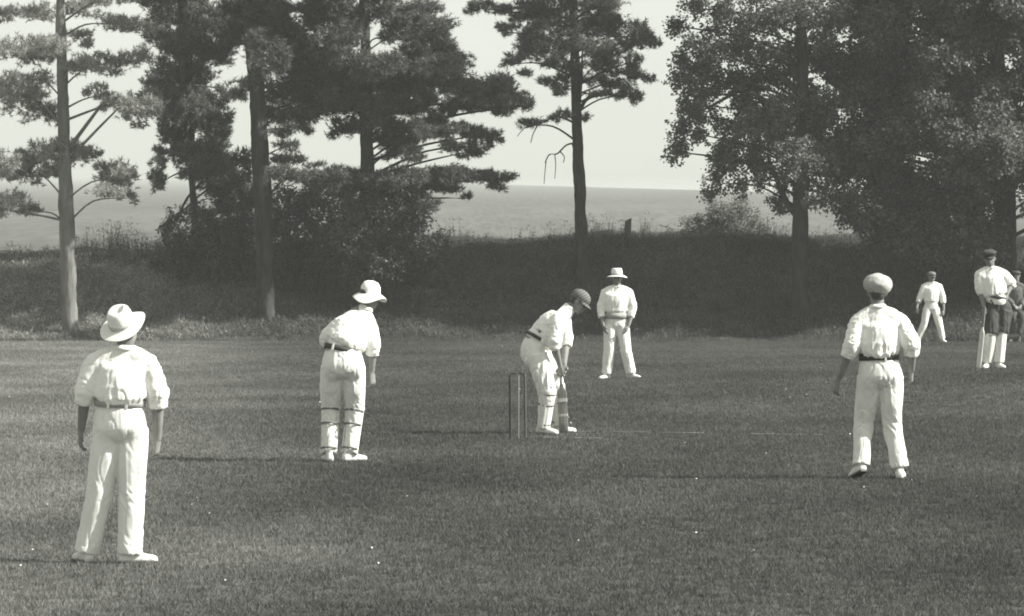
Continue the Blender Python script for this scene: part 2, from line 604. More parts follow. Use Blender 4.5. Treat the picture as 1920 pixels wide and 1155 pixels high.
def pine_crown(clumps, per_m2, needle=0.115, m=13, width=0.021, **k):
    P, O = sprays_in(clumps, per_m2, **k)
    n = len(P)
    sh = norm(O * np.array([0.8, 0.8, 0.25]) + np.array([0, 0, 0.55]) + unit(n) * 0.45)
    t = rng.random((n, m, 1)) * 0.12
    base = (P[:, None] + sh[:, None] * t).reshape(-1, 3)
    N = len(base)
    S = np.repeat(sh, m, 0)
    d = norm(S * 0.55 + unit(N) * 0.85)
    ln = needle * (0.7 + 0.6 * rng.random((N, 1)))
    sd = norm(np.cross(d, unit(N))) * width * 0.5
    V = np.stack([base - sd, base + sd, base + d * ln], 1).reshape(-1, 3)
    return V, np.arange(N * 3), 3


def tube_mesh(name, pts, radii, n=10, sub=5, wob=0.0):
    bm = bmesh.new()
    loft(bm, pts, radii, n=n, sub=sub)
    if wob:
        co = np.array([v.co[:] for v in bm.verts])
        d = (vnoise(co * np.array([9, 9, 2.5])) + .5 * vnoise(co * np.array([22, 22, 6]))) * wob
        for v, q in zip(bm.verts, d):
            v.co += Vector((q, q * 0.7, 0))
    return bm_mesh(bm, name)


def make_tree(name, label, cat, group, trunk_px, D, clumps_px, kind='pine', dens=260, leaf=0.075, mat=None, bark=None,
              extra=(), limb_every=2, limb_lift=30, depth=1.0, m=None, flat=1.0, extra_limbs=(), seed=1, n_sub=7, spread=0.42, sink=0.25):
    """trunk_px: [(px, py, width_px)], clumps_px: [(px, py, rx, ry)] at the tree's own distance"""
    r_ = random.Random(seed)
    base = W(trunk_px[0][0], trunk_px[0][1], D)
    base.z = hz(base.x, base.y)
    root = empty(name, base)
    tag(root, label, cat, group)
    tp = [W(p[0], p[1], D) - base for p in trunk_px]
    tp[0].z = -sink
    tr = [p[2] * 0.5 / F * D for p in trunk_px]
    tr[0] *= 1.4
    tp.insert(1, tp[0].lerp(tp[1], 0.28)); tr.insert(1, tr[1] * 1.06)
    link('trunk', tube_mesh('trunk', tp, tr, n=20, sub=12, wob=0.03), bark or M['bark'], root)
    cl = []
    for i, c in enumerate(clumps_px):
        w = W(c[0], c[1], D)
        rx = c[2] / F * D; rz = c[3] / F * D
        dist = abs(c[0] - trunk_px[-1][0]) / F * D
        lim = max(0.3, 2.6 - 0.45 * dist) * depth
        dy = c[4] if len(c) > 4 else r_.uniform(-lim, lim)
        w.y += dy
        k = w.y / D
        w.x *= k; w.z = ZC + (w.z - ZC) * k
        cl.append((tuple(w - base), (rx, (rx + rz) * 0.5 * flat + 0.12, rz)))
    for c in extra:
        cl.append((tuple(Vector(c[0]) - base), c[1]))
    if kind == 'pine':
        V, q, npf = pine_crown(cl, dens, m=m or 13, n_sub=n_sub, spread=spread)
    else:
        V, q, npf = broad_crown(cl, dens, leaf=leaf, m=m or 11, n_sub=n_sub, spread=spread)
    cr = link('crown', mesh_np('crown', V, q, npf), mat, root, sm=False)
    tag(cr, kind='stuff')
    # limbs from the trunk to the clumps
    tpz = catmull(tp, 6)
    for i, (c, r) in enumerate(cl):
        if i % limb_every: continue
        c = Vector(c)
        zt = c.z - (limb_lift / F * D) * r_.uniform(0.3, 1.1) - 0.15 * abs(c.x - tp[-1].x)
        st = min(tpz, key=lambda p: abs(p.z - zt))
        if (st - c).length < 0.25 or st.z < 0.4: continue
        mid = st.lerp(c, 0.5) + Vector((r_.uniform(-.12, .12), r_.uniform(-.12, .12), r_.uniform(0.05, 0.3)))
        rad = 0.012 + 0.010 * (c - st).length
        link('branch', tube_mesh('branch', [st, mid, c], [rad, rad * 0.7, rad * 0.25], n=6, sub=4), bark or M['bark'], root)
    for pts in extra_limbs:
        P = [W(p[0], p[1], D) - base + Vector((0, p[3] if len(p) > 3 else 0, 0)) for p in pts]
        link('branch', tube_mesh('branch', P, [p[2] * 0.5 / F * D for p in pts], n=7, sub=4), bark or M['bark'], root)
    return root


def scatter_clumps(x0, x1, y0, y1, n, rx, ry, seed):
    r_ = random.Random(seed)
    return [(r_.uniform(x0, x1), r_.uniform(y0, y1), rx * r_.uniform(.7, 1.3), ry * r_.uniform(.7, 1.3)) for _ in range(n)]


PG = 'trees standing along the bank'
D1 = ground_px(132, 628).y
D2 = ground_px(499, 600).y
D3 = ground_px(690, 560).y
D4 = ground_px(1092, 542).y
D5 = ground_px(1499, 585).y
D6 = ground_px(1885, 570).y

make_tree('pine_tree', 'thin sparse pine with layered foliage painted faded-pale at the far left of the bank', 'tree', PG,
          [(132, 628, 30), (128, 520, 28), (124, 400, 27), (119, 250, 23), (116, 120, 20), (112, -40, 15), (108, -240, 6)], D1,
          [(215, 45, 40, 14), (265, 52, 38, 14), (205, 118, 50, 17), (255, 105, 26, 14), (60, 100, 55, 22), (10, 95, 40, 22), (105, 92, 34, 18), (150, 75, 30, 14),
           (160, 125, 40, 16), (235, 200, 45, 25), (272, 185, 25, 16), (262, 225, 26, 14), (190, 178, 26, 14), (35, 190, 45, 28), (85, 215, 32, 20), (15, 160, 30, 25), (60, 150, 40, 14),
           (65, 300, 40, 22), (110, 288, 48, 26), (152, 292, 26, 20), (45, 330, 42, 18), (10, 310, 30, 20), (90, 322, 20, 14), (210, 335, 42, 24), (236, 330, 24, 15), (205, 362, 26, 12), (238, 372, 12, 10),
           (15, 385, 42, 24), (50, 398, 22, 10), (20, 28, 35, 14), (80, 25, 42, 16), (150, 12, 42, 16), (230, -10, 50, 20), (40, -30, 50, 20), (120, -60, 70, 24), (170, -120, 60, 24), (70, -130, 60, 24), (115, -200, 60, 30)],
          kind='pine', dens=380, mat=M['needle_faded'], bark=M['bark_faded'], seed=3, flat=1.3,
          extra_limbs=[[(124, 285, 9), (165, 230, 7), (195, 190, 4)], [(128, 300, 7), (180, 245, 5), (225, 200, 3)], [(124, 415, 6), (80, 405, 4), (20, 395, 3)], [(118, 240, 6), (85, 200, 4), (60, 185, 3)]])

t2r = [(520, 30, 40, 35), (560, 115, 50, 45), (610, 150, 48, 42), (540, 180, 35, 35), (535, 70, 40, 40), (600, 15, 40, 20), (640, 80, 30, 40), (630, 110, 30, 30),
       (520, 215, 25, 25), (560, 225, 35, 22), (600, 190, 40, 26), (500, 110, 30, 40), (500, 20, 40, 35), (540, 245, 22, 14), (625, 190, 25, 22),
       (545, 300, 28, 14), (560, 330, 50, 16), (600, 345, 50, 20), (540, 275, 14, 10), (470, 60, 35, 50), (455, 20, 30, 30), (452, 165, 22, 16), (540, -40, 70, 40), (470, -60, 80, 40), (400, -60, 60, 40), (600, -60, 60, 40), (490, -150, 110, 50), (480, -240, 80, 50)]
make_tree('pine_tree', 'tall dark pine with thick leaning trunk, second tree from the left', 'tree', PG,
          [(499, 600, 30), (497, 520, 30), (494, 420, 33), (488, 300, 34), (482, 180, 30), (473, 90, 24), (466, 0, 22), (458, -140, 14), (455, -280, 5)], D2, t2r,
          kind='pine', dens=560, mat=M['needle'], seed=5)
t2l = [(315, 25, 36, 32), (360, 30, 42, 40), (410, 40, 40, 30), (300, 80, 26, 25), (345, 85, 42, 36), (395, 85, 38, 30), (440, 60, 25, 30), (325, 150, 40, 38), (290, 165, 18, 18), (370, 150, 34, 38), (400, 110, 30, 16), (405, 185, 18, 20), (430, 175, 16, 14),
       (325, 215, 30, 35), (370, 220, 38, 42), (405, 245, 26, 32), (422, 225, 14, 14), (320, 260, 22, 30), (350, 285, 30, 30), (385, 295, 36, 34), (420, 305, 30, 26), (450, 300, 26, 18), (302, 300, 12, 20), (292, 325, 9, 20), (298, 345, 8, 14),
       (375, 335, 26, 24), (410, 345, 34, 24), (445, 345, 30, 28), (350, 325, 12, 14), (465, 370, 26, 24), (430, 385, 30, 20), (360, -40, 70, 40), (300, -20, 40, 24), (330, -110, 60, 40)]
make_tree('larch_tree', 'dark tree with drooping feathery boughs between the sparse pine and thick trunked pine', 'tree', PG,
          [(372, 520, 12), (366, 440, 12), (360, 330, 14), (352, 200, 20), (347, 80, 26), (345, -40, 20), (342, -160, 6)], 110.3, t2l,
          kind='pine', dens=560, mat=M['needle'], seed=6, limb_lift=-40, sink=0.6, extra_limbs=[[(330, 415, 4), (352, 370, 5), (385, 335, 6)], [(338, 400, 3), (368, 372, 4), (395, 350, 3)]])
t3 = [(620, 30, 40, 26), (600, 95, 36, 30), (660, 25, 40, 30), (650, 60, 34, 24), (715, 15, 30, 18), (745, 40, 36, 22), (790, 22, 36, 18), (815, 45, 30, 24), (775, 70, 40, 24), (835, 75, 22, 20), (845, 105, 26, 18), (805, 95, 40, 20), (725, 70, 18, 14),
      (655, 110, 24, 20), (700, 120, 55, 24), (770, 125, 55, 30), (840, 135, 44, 28), (865, 118, 14, 12), (640, 160, 44, 34), (700, 160, 55, 34), (770, 165, 55, 30), (850, 165, 40, 24), (900, 165, 42, 26), (945, 172, 36, 28), (975, 198, 19, 17), (935, 200, 40, 15), (890, 195, 38, 16),
      (650, 205, 46, 26), (715, 205, 55, 32), (785, 195, 40, 22), (610, 195, 34, 26), (660, 240, 40, 18), (725, 240, 36, 24), (750, 265, 34, 26), (770, 290, 20, 16), (785, 245, 20, 16), (815, 225, 24, 14), (845, 205, 20, 16),
      (840, 246, 30, 14), (880, 250, 30, 12), (915, 252, 26, 9), (930, 268, 14, 9), (870, 286, 34, 11), (845, 275, 20, 9), (895, 275, 18, 9), (728, 292, 12, 8), (815, 255, 24, 10),
      (820, 325, 26, 16), (855, 335, 34, 16), (900, 335, 32, 15), (935, 335, 26, 10), (930, 350, 18, 8), (830, 352, 30, 12), (800, 345, 26, 18), (770, 330, 30, 16), (735, 335, 36, 18), (690, 345, 50, 20), (785, 370, 26, 20), (805, 388, 16, 12), (745, 365, 46, 24),
      (878, 372, 6, 4), (640, 345, 40, 20), (680, -30, 80, 36), (760, -30, 70, 30), (640, -110, 80, 40), (720, -120, 80, 40), (690, -200, 70, 40)]
make_tree('pine_tree', 'broad dark pine whose tiered boughs reach out to the right over the field', 'tree', PG,
          [(692, 560, 30), (691, 450, 27), (689, 350, 26), (687, 250, 24), (685, 100, 20), (683, 0, 18), (680, -150, 10), (680, -250, 4)], D3, t3,
          kind='pine', dens=600, mat=M['needle'], seed=8)
t4 = [(902, 16, 20, 13), (884, 20, 8, 6), (928, 22, 16, 8), (948, 18, 10, 5), (970, 35, 16, 10), (1000, 25, 36, 22), (945, 60, 14, 11), (978, 58, 22, 10), (1045, 20, 46, 30), (1110, 15, 46, 26), (1140, 12, 22, 16), (1000, 80, 30, 18), (985, 98, 28, 14), (962, 112, 14, 12), (950, 122, 8, 5),
      (1035, 60, 36, 24), (1040, 90, 44, 22), (1095, 60, 40, 26), (1130, 45, 30, 22), (1165, 55, 36, 18), (1195, 70, 28, 14), (1215, 80, 14, 9), (1180, 82, 30, 9), (1228, 88, 8, 4), (1110, 95, 46, 18), (1150, 105, 36, 16), (1180, 118, 20, 13), (1060, 115, 30, 14), (1135, 130, 36, 14), (1170, 140, 28, 13), (1190, 145, 10, 8),
      (1030, 118, 20, 8), (1050, 145, 16, 10), (1018, 155, 12, 7), (1055, 165, 16, 12), (1045, 178, 8, 8), (1110, 150, 24, 8), (1135, 165, 24, 10), (1165, 165, 20, 9), (1192, 185, 13, 11), (1178, 178, 12, 7), (1216, 148, 9, 6), (1125, 178, 16, 6), (985, 140, 14, 5), (1150, 180, 22, 6),
      (998, 231, 20, 6), (985, 236, 10, 4), (1052, 218, 14, 6), (1042, 226, 8, 4), (1096, 222, 8, 4),
      (1060, -40, 90, 30), (1120, -50, 70, 28), (1000, -50, 50, 22), (1080, -110, 90, 36), (1080, -170, 70, 40), (1150, -90, 50, 26)]
dead = [[(1080, 232, 5), (1045, 218, 4), (1020, 228, 3), (985, 240, 2.5)], [(1010, 232, 2.5), (1000, 250, 2), (995, 268, 1.4)], [(985, 238, 2), (974, 250, 1.4), (970, 256, 1.2)],
        [(1080, 268, 4), (1062, 272, 3.2), (1045, 288, 3), (1030, 290, 2.5), (1022, 305, 2)], [(1050, 284, 2.6), (1058, 294, 2), (1056, 305, 1.6)], [(1024, 300, 2), (1022, 320, 1.6), (1020, 345, 1.2)], [(1040, 290, 2), (1042, 310, 1.6), (1040, 335, 1.2)], [(1072, 268, 2), (1076, 285, 1.6), (1074, 300, 1.3)],
        [(1090, 222, 3), (1100, 221, 3), (1106, 220, 2)], [(1088, 206, 8), (1098, 188, 7), (1115, 180, 6), (1145, 178, 4), (1185, 182, 2)], [(1086, 200, 6), (1090, 150, 5), (1092, 90, 3)]]
make_tree('pine_tree', 'slim tall pine with long bare trunk standing alone behind the batsman', 'tree', PG,
          [(1092, 542, 26), (1089, 440, 23), (1086, 340, 20), (1081, 230, 20), (1078, 130, 19), (1075, 40, 16), (1073, -80, 9), (1072, -190, 4)], D4, t4,
          kind='pine', dens=430, mat=M['needle'], seed=11, extra_limbs=dead, limb_lift=20)
t5 = [(1290, 15, 20, 12), (1272, 38, 12, 8), (1262, 48, 7, 5), (1325, 15, 30, 16), (1372, 25, 36, 22), (1430, 22, 44, 28), (1490, 30, 44, 34), (1550, 40, 44, 38), (1395, 55, 26, 24), (1315, 85, 24, 24), (1292, 105, 18, 22), (1340, 100, 30, 28), (1370, 85, 18, 16), (1410, 95, 44, 30), (1340, 50, 16, 10),
      (1274, 118, 10, 8), (1266, 150, 9, 8), (1278, 140, 14, 16), (1305, 140, 24, 24), (1335, 140, 18, 18), (1365, 145, 20, 18), (1405, 140, 40, 30), (1460, 110, 44, 36), (1460, 145, 46, 22), (1525, 100, 48, 30), (1560, 110, 40, 34), (1300, 180, 22, 20), (1290, 200, 15, 12), (1325, 172, 16, 12), (1340, 165, 10, 8), (1318, 198, 18, 12), (1284, 218, 12, 12),
      (1305, 215, 14, 9), (1278, 240, 12, 9), (1302, 250, 7, 8), (1316, 252, 7, 6), (1328, 228, 10, 8), (1272, 262, 10, 9), (1262, 284, 9, 9), (1276, 278, 6, 5), (1395, 185, 26, 20), (1425, 205, 40, 26), (1400, 225, 22, 18), (1375, 240, 18, 16), (1362, 258, 18, 20), (1350, 280, 13, 18), (1375, 275, 14, 16), (1358, 305, 16, 14), (1344, 300, 8, 10),
      (1348, 325, 10, 14), (1342, 345, 12, 10), (1332, 360, 12, 5), (1380, 300, 14, 9), (1420, 255, 26, 30), (1450, 235, 36, 34), (1410, 300, 24, 20), (1392, 335, 12, 10), (1390, 350, 9, 8), (1426, 340, 6, 5), (1440, 300, 30, 26), (1490, 190, 50, 30), (1545, 190, 50, 30), (1500, 240, 50, 34), (1550, 240, 44, 34), (1475, 290, 34, 30), (1525, 290, 40, 30), (1560, 290, 34, 30),
      (1530, 330, 18, 12), (1540, 350, 14, 8), (1525, 375, 10, 8), (1545, 370, 12, 9), (1570, 330, 28, 16), (1475, 345, 10, 12), (1462, 385, 9, 6), (1585, 360, 18, 12), (1455, 372, 8, 6),
      (1400, -40, 70, 36), (1500, -50, 80, 40), (1330, -30, 40, 22), (1450, -120, 90, 50), (1540, -130, 90, 50), (1480, -220, 100, 60)]
make_tree('broadleaf_tree', 'broadleaf tree with stout dark trunk and drooping left boughs right of the pale shrub', 'tree', PG,
          [(1499, 585, 34), (1499, 500, 30), (1500, 440, 31), (1501, 380, 30), (1503, 280, 28), (1504, 150, 22), (1500, 20, 16), (1495, -150, 7)], D5, t5,
          kind='broad', dens=170, leaf=0.085, mat=M['leaf'], seed=13, n_sub=9,
          extra_limbs=[[(1496, 405, 16), (1478, 385, 13), (1464, 355, 11), (1450, 320, 9), (1438, 290, 5)], [(1502, 180, 14), (1440, 130, 10), (1392, 165, 8), (1340, 195, 5), (1300, 215, 3)], [(1395, 168, 6), (1390, 200, 5), (1370, 235, 3)], [(1500, 300, 9), (1450, 230, 7), (1400, 140, 4)]])

t6 = scatter_clumps(1590, 1930, -20, 360, 66, 44, 32, 21) + scatter_clumps(1660, 2080, -230, 0, 26, 70, 44, 22) + scatter_clumps(1930, 2200, -60, 380, 24, 60, 44, 23)
make_tree('broadleaf_tree', 'huge dense broadleaf tree filling the upper right above the two rightmost cricketers', 'tree', PG,
          [(1885, 570, 44), (1886, 480, 40), (1884, 380, 42), (1878, 250, 36), (1868, 100, 28), (1860, -60, 18), (1850, -240, 7)], D6, t6,
          kind='broad', dens=210, leaf=0.10, mat=M['leaf'], seed=17, limb_lift=60, depth=1.2)


def make_bush(name, label, cat, clumps, D, dens=140, leaf=0.07, mat=None, group=None, seed=1, stems=5, base_px=None, m=11):
    r_ = random.Random(seed)
    cx = sum(c[0] for c in clumps) / len(clumps)
    X = (cx - 960) / F * D
    base = Vector((X, D, hz(X, D)))
    root = empty(name, base)
    tag(root, label, cat, group)
    cl = []
    for c in clumps:
        Dd = D + r_.uniform(-0.5, 0.6)
        w = W(c[0], c[1], Dd)
        rx = c[2] / F * D; rz = c[3] / F * D
        cl.append((tuple(w - base), (rx, (rx + rz) * 0.5, rz)))
    V, q, npf = broad_crown(cl, dens, leaf=leaf, m=m)
    tag(link('foliage', mesh_np('foliage', V, q, npf), mat or M['leaf_bush'], root, sm=False), kind='stuff')
    for i in range(0, len(cl), max(1, len(cl) // stems)):
        c = Vector(cl[i][0])
        b = Vector((c.x * 0.5, r_.uniform(-.2, .2), 0))
        b.z = hz(base.x + b.x, base.y + b.y) - base.z - 0.1
        mid = b.lerp(c, 0.55) + Vector((r_.uniform(-.1, .1), r_.uniform(-.1, .1), 0.05))
        link('stem', tube_mesh('stem', [b, mid, c], [0.022, 0.014, 0.005], n=6, sub=4), M['bark'], root)
    return root


make_bush('bush', 'dark dense bush on the bank left of the thick pine trunk', 'bush',
          [(335, 425, 26, 20), (365, 405, 26, 20), (400, 415, 40, 34), (440, 410, 40, 34), (350, 455, 40, 30), (410, 460, 50, 40), (460, 450, 40, 44), (330, 480, 40, 24), (390, 505, 50, 30), (450, 510, 44, 36)], 109.2, seed=31, dens=260)
make_bush('bush', 'dark bush between the two big pine trunks behind the wicket keeper', 'bush',
          [(530, 375, 36, 24), (580, 370, 40, 24), (540, 420, 44, 40), (595, 410, 40, 40), (520, 470, 40, 40), (570, 470, 44, 44), (620, 470, 34, 40), (540, 530, 44, 36), (600, 530, 40, 36)], 108.6, seed=32, dens=260)
make_bush('bush', 'leafy lighter bush under the broad pine, sloping down to the field edge', 'bush',
          [(640, 385, 34, 24), (690, 375, 40, 28), (735, 385, 40, 30), (770, 405, 32, 28), (650, 430, 44, 34), (705, 430, 48, 40), (760, 445, 44, 36), (800, 450, 26, 20), (825, 445, 16, 12), (670, 480, 44, 36), (730, 485, 44, 36), (790, 485, 36, 28), (690, 525, 36, 22)], 107.3, seed=33, dens=260, leaf=0.075,
          mat=material('bush_leaves_light', 0.10, 0.55, island=0.5, transl=0.25, var=0.3, scale=1.5, spec=0.3))
make_bush('bush', 'large dark bush spilling down the bank left of the far right fielder', 'bush',
          [(1590, 385, 24, 22), (1620, 395, 34, 30), (1665, 385, 40, 34), (1710, 390, 44, 36), (1760, 395, 44, 36), (1810, 390, 44, 40), (1640, 430, 40, 24), (1700, 435, 48, 30), (1755, 440, 48, 32), (1810, 440, 44, 34), (1850, 420, 36, 34), (1770, 472, 36, 18), (1735, 468, 30, 18), (1840, 465, 34, 24)], 107.2, seed=34, dens=220, leaf=0.10,
          mat=M['leaf'])
make_bush('shrub', 'pale sunlit shrub on the crest of the bank left of the stout broadleaf trunk', 'shrub',
          [(1285, 432, 18, 8), (1310, 420, 20, 14), (1338, 405, 20, 18), (1330, 388, 6, 12), (1365, 400, 22, 20), (1392, 395, 18, 18), (1388, 380, 8, 10), (1408, 405, 16, 16), (1420, 425, 12, 12), (1355, 425, 36, 12), (1400, 430, 20, 10)], 112.6, seed=35, dens=280, leaf=0.065, mat=M['leaf_pale'])

# ------------------------------------------------------------------ small wooden post on the crest
pp = Vector(((1177 - 960) / F * 111.7, 111.7, hz((1177 - 960) / F * 111.7, 111.7)))
bm = bmesh.new()
ph = ZC - (412 - HZ) / F * 111.7 - pp.z
loft(bm, [(0, 0, -0.15), (0.0, 0, ph * .5), (0.01, 0, ph * .9), (0.012, 0, ph)], [0.11, 0.09, 0.088, 0.082], n=12, sub=2)
for v in bm.verts:
    if v.co.z > ph * .85: v.co.z += 0.05 * v.co.x / 0.09
post = link('tree_stump', bm_mesh(bm, 'tree_stump'), M['wood'], loc=pp, sm=False)
tag(post, 'short dark cut stump sticking up from the crest of the bank', 'stump')

# ------------------------------------------------------------------ weeds along the crest, herbage, grass
def blades(P, h, w, lean, m, tilt_dir=None, leaves=0):
    n = len(P)
    base = np.repeat(P, m, 0) + rng.normal(size=(n * m, 3)) * np.array([1, 1, 0]) * w * 5
    N = n * m
    hh = np.repeat(h, m)[:, None] * (0.5 + 0.7 * rng.random((N, 1)))
    d = norm(np.array([0, 0, 1.0]) + rng.normal(size=(N, 3)) * np.array([lean, lean, 0.05]))
    sd = norm(np.cross(d, unit(N))) * w * (0.6 + 0.8 * rng.random((N, 1)))
    tip = base + d * hh + rng.normal(size=(N, 3)) * np.array([1, 1, 0.1]) * hh * lean * 0.3
    V = np.stack([base - sd, base + sd, tip], 1).reshape(-1, 3)
    return V


def weeds(px_list, name, label, mat):
    Vs = []
    for (px, hpx, n) in px_list:
        for _ in range(n):
            x = (px + random.gauss(0, 14) - 960) / F * 111.8
            y = random.uniform(110.6, 113.0)
            P = np.array([[x, y, hz(x, y) - 0.03]])
            h = hpx / F * 111 * random.uniform(0.55, 1.3)
            Vs.append(blades(P, np.array([h]), 0.008, 0.13, 5))
            k = 10
            t = rng.random(k) ** 0.7
            Q = P + np.stack([rng.normal(size=k) * 0.035, rng.normal(size=k) * 0.035, t * h * 0.95], -1)
            Vs.append(blades(Q, np.full(k, 0.075), 0.009, 0.9, 2))
    V = np.concatenate(Vs)
    o = link(name, mesh_np(name, V, np.arange(len(V)), 3), mat, sm=False)
    tag(o, label, 'weeds', kind='stuff')
    return o


wl = [(px, random.choice([18, 24, 34, 42]), 5) for px in range(820, 1480, 14) if not 1160 < px < 1195]
wl += [(px, 40, 5) for px in (855, 1060, 1105, 1120, 1135, 1250)]
wl += [(px, h, 16) for px, h in ((150, 34), (175, 48), (195, 52), (215, 62), (230, 60), (250, 55), (265, 40), (285, 34), (300, 26), (100, 24), (60, 22), (30, 26), (320, 34))]
wl += [(px, 28, 4) for px in range(1530, 1600, 14)]
weeds(wl, 'tall_weeds', 'tall thin weeds standing along the crest of the bank', M['weeds'])

# vertex density for the scattered grass
def set_density(o, fn):
    me = o.data
    co = np.empty(len(me.vertices) * 3, dtype=np.float32)
    me.vertices.foreach_get('co', co)
    co = co.reshape(-1, 3)
    a = me.attributes.new('density', 'FLOAT', 'POINT')
    a.data.foreach_set('value', fn(co[:, 0].astype(float), co[:, 1].astype(float)).astype(np.float32))


def lawn_density(x, y):
    inside = np.clip((0.13 * y + 3.6 - np.abs(x)) / 1.2, 0, 1) * (y > 24) * (y < 107)
    return inside * np.interp(y, [24, 34, 50, 75, 100, 103, 105.3], [260, 230, 130, 70, 55, 80, 140])


def bank_density(x, y):
    inside = np.clip((0.13 * y + 5.0 - np.abs(x)) / 1.5, 0, 1) * (y < 114.5)
    return inside * (45 + 75 * np.clip(vnoise(np.stack([x * 0.7, y * 0.9, x * 0], -1)) + .3, 0, 1))


set_density(LAWN, lawn_density)
set_density(BANK, bank_density)


def tuft_mesh(name, variants, n_bl, h, w, rad, lean, leafy=0):
    Vs = []; gid = []
    for k in range(variants):
        P = np.zeros((1, 3))
        ang = rng.random(n_bl) * 2 * math.pi; rr = rad * np.sqrt(rng.random(n_bl))
        base = np.stack([rr * np.cos(ang), rr * np.sin(ang), np.full(n_bl, -0.004)], -1)
        d = norm(np.array([0, 0, 1.0]) + rng.normal(size=(n_bl, 3)) * np.array([lean, lean, 0.0]))
        hh = h * (0.5 + 0.8 * rng.random((n_bl, 1)))
        sd = norm(np.cross(d, unit(n_bl))) * w * 0.5
        mid = base + d * hh * 0.55
        tip = base + d * hh + rng.normal(size=(n_bl, 3)) * np.array([1, 1, .2]) * hh * 0.25
        Vs.append(np.stack([base - sd, base + sd, tip], 1).reshape(-1, 3))
        gid += [k] * (n_bl * 3)
        if leafy:
            m = leafy
            pos = base[rng.integers(0, n_bl, m)] + d[rng.integers(0, n_bl, m)] * h * rng.random((m, 1)) * 0.9
            a = norm(unit(m) * np.array([1, 1, .6])); nn = unit(m); sdd = norm(np.cross(a, nn))
            ln = h * 0.28
            Vs.append(np.stack([pos - sdd * ln * .25, pos + sdd * ln * .25, pos + a * ln], 1).reshape(-1, 3))
            gid += [k] * (m * 3)
    V = np.concatenate(Vs)
    me = mesh_np(name, V, np.arange(len(V)), 3)
    at = me.attributes.new('gid', 'INT', 'POINT')
    at.data.foreach_set('value', np.array(gid, dtype=np.int32))
    return me


def scatter(name, me, mat, emitter, label, cat, smin, smax, seed):
    o = link(name, me, mat, sm=False)
    tag(o, label, cat, kind='stuff')
    ng = bpy.data.node_groups.new(name + '_scatter', 'GeometryNodeTree')
    ng.interface.new_socket('Geometry', in_out='INPUT', socket_type='NodeSocketGeometry')
    ng.interface.new_socket('Geometry', in_out='OUTPUT', socket_type='NodeSocketGeometry')
    N = ng.nodes.new; L = ng.links.new
    gi = N('NodeGroupInput'); go = N('NodeGroupOutput')
    oi = N('GeometryNodeObjectInfo'); oi.inputs['Object'].default_value = emitter; oi.transform_space = 'RELATIVE'
    dp = N('GeometryNodeDistributePointsOnFaces'); dp.inputs['Seed'].default_value = seed
    na = N('GeometryNodeInputNamedAttribute'); na.data_type = 'FLOAT'; na.inputs['Name'].default_value = 'density'
    L(oi.outputs['Geometry'], dp.inputs['Mesh'])
    L(na.outputs['Attribute'], dp.inputs['Density'])
    gidn = N('GeometryNodeInputNamedAttribute'); gidn.data_type = 'INT'; gidn.inputs['Name'].default_value = 'gid'
    sp = N('GeometryNodeSplitToInstances'); sp.domain = 'POINT'
    L(gi.outputs[0], sp.inputs[0])
    L(gidn.outputs['Attribute'], sp.inputs['Group ID'])
    ip = N('GeometryNodeInstanceOnPoints')
    ip.inputs['Pick Instance'].default_value = True
    L(dp.outputs['Points'], ip.inputs['Points'])
    L(sp.outputs['Instances'], ip.inputs['Instance'])
    rv = N('FunctionNodeRandomValue'); rv.data_type = 'FLOAT_VECTOR'
    rv.inputs[0].default_value = (-0.1, -0.1, 0); rv.inputs[1].default_value = (0.1, 0.1, 6.283)
    L(rv.outputs[0], ip.inputs['Rotation'])
    rs = N('FunctionNodeRandomValue'); rs.data_type = 'FLOAT'
    rs.inputs[2].default_value = smin; rs.inputs[3].default_value = smax
    L(rs.outputs[1], ip.inputs['Scale'])
    L(ip.outputs[0], go.inputs[0])
    md = o.modifiers.new('scatter', 'NODES')
    md.node_group = ng
    return o


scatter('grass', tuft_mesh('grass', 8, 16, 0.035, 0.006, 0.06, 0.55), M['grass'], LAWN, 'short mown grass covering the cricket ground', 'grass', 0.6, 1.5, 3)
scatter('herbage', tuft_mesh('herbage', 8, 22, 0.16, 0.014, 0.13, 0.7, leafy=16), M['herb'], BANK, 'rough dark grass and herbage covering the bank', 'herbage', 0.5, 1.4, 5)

# fringe of longer grass at the foot of the bank
n = 5000
fx = rng.uniform(-18.5, 18.5, n); fy = 105.15 + warp(fx) + rng.normal(size=n) * 0.7
P = np.stack([fx, fy, H(fx, fy) - 0.01], -1)
V = blades(P, 0.10 + 0.06 * rng.random(n), 0.006, 0.4, 7)
tag(link('long_grass', mesh_np('long_grass', V, np.arange(len(V)), 3), M['weeds'], sm=False), 'uncut pale grass along the foot of the bank', 'grass', kind='stuff')

# daisies and clover heads in the turf
n = 120
dx = []; V = []
for i in range(n):
    D = random.uniform(27, 100)
    x = random.uniform(-0.12, 0.12) * D
    c = Vector((x, D, hz(x, D) + random.uniform(0.03, 0.05)))
    r = random.uniform(0.004, 0.0085)
    up = Vector((random.gauss(0, .4), random.gauss(-0.3, .4), 1)).normalized()
    a = up.orthogonal().normalized(); b = up.cross(a)
    for k in range(6):
        q0 = k * math.pi / 3; q1 = q0 + math.pi / 3
        V += [c, c + (a * math.cos(q0) + b * math.sin(q0)) * r, c + (a * math.cos(q1) + b * math.sin(q1)) * r]
tag(link('daisies', mesh_np('daisies', np.array([v[:] for v in V]), np.arange(len(V)), 3), M['petal'], sm=False), 'tiny white daisies scattered over the turf', 'flowers', kind='stuff')

# ------------------------------------------------------------------ wicket, creases
st_c = W(*STUMPS); st_c.z = hz(st_c.x, st_c.y)
PITCH = math.radians(22)
cdir = Vector((math.cos(PITCH), -math.sin(PITCH), 0))
pdir = Vector((math.sin(PITCH), math.cos(PITCH), 0))


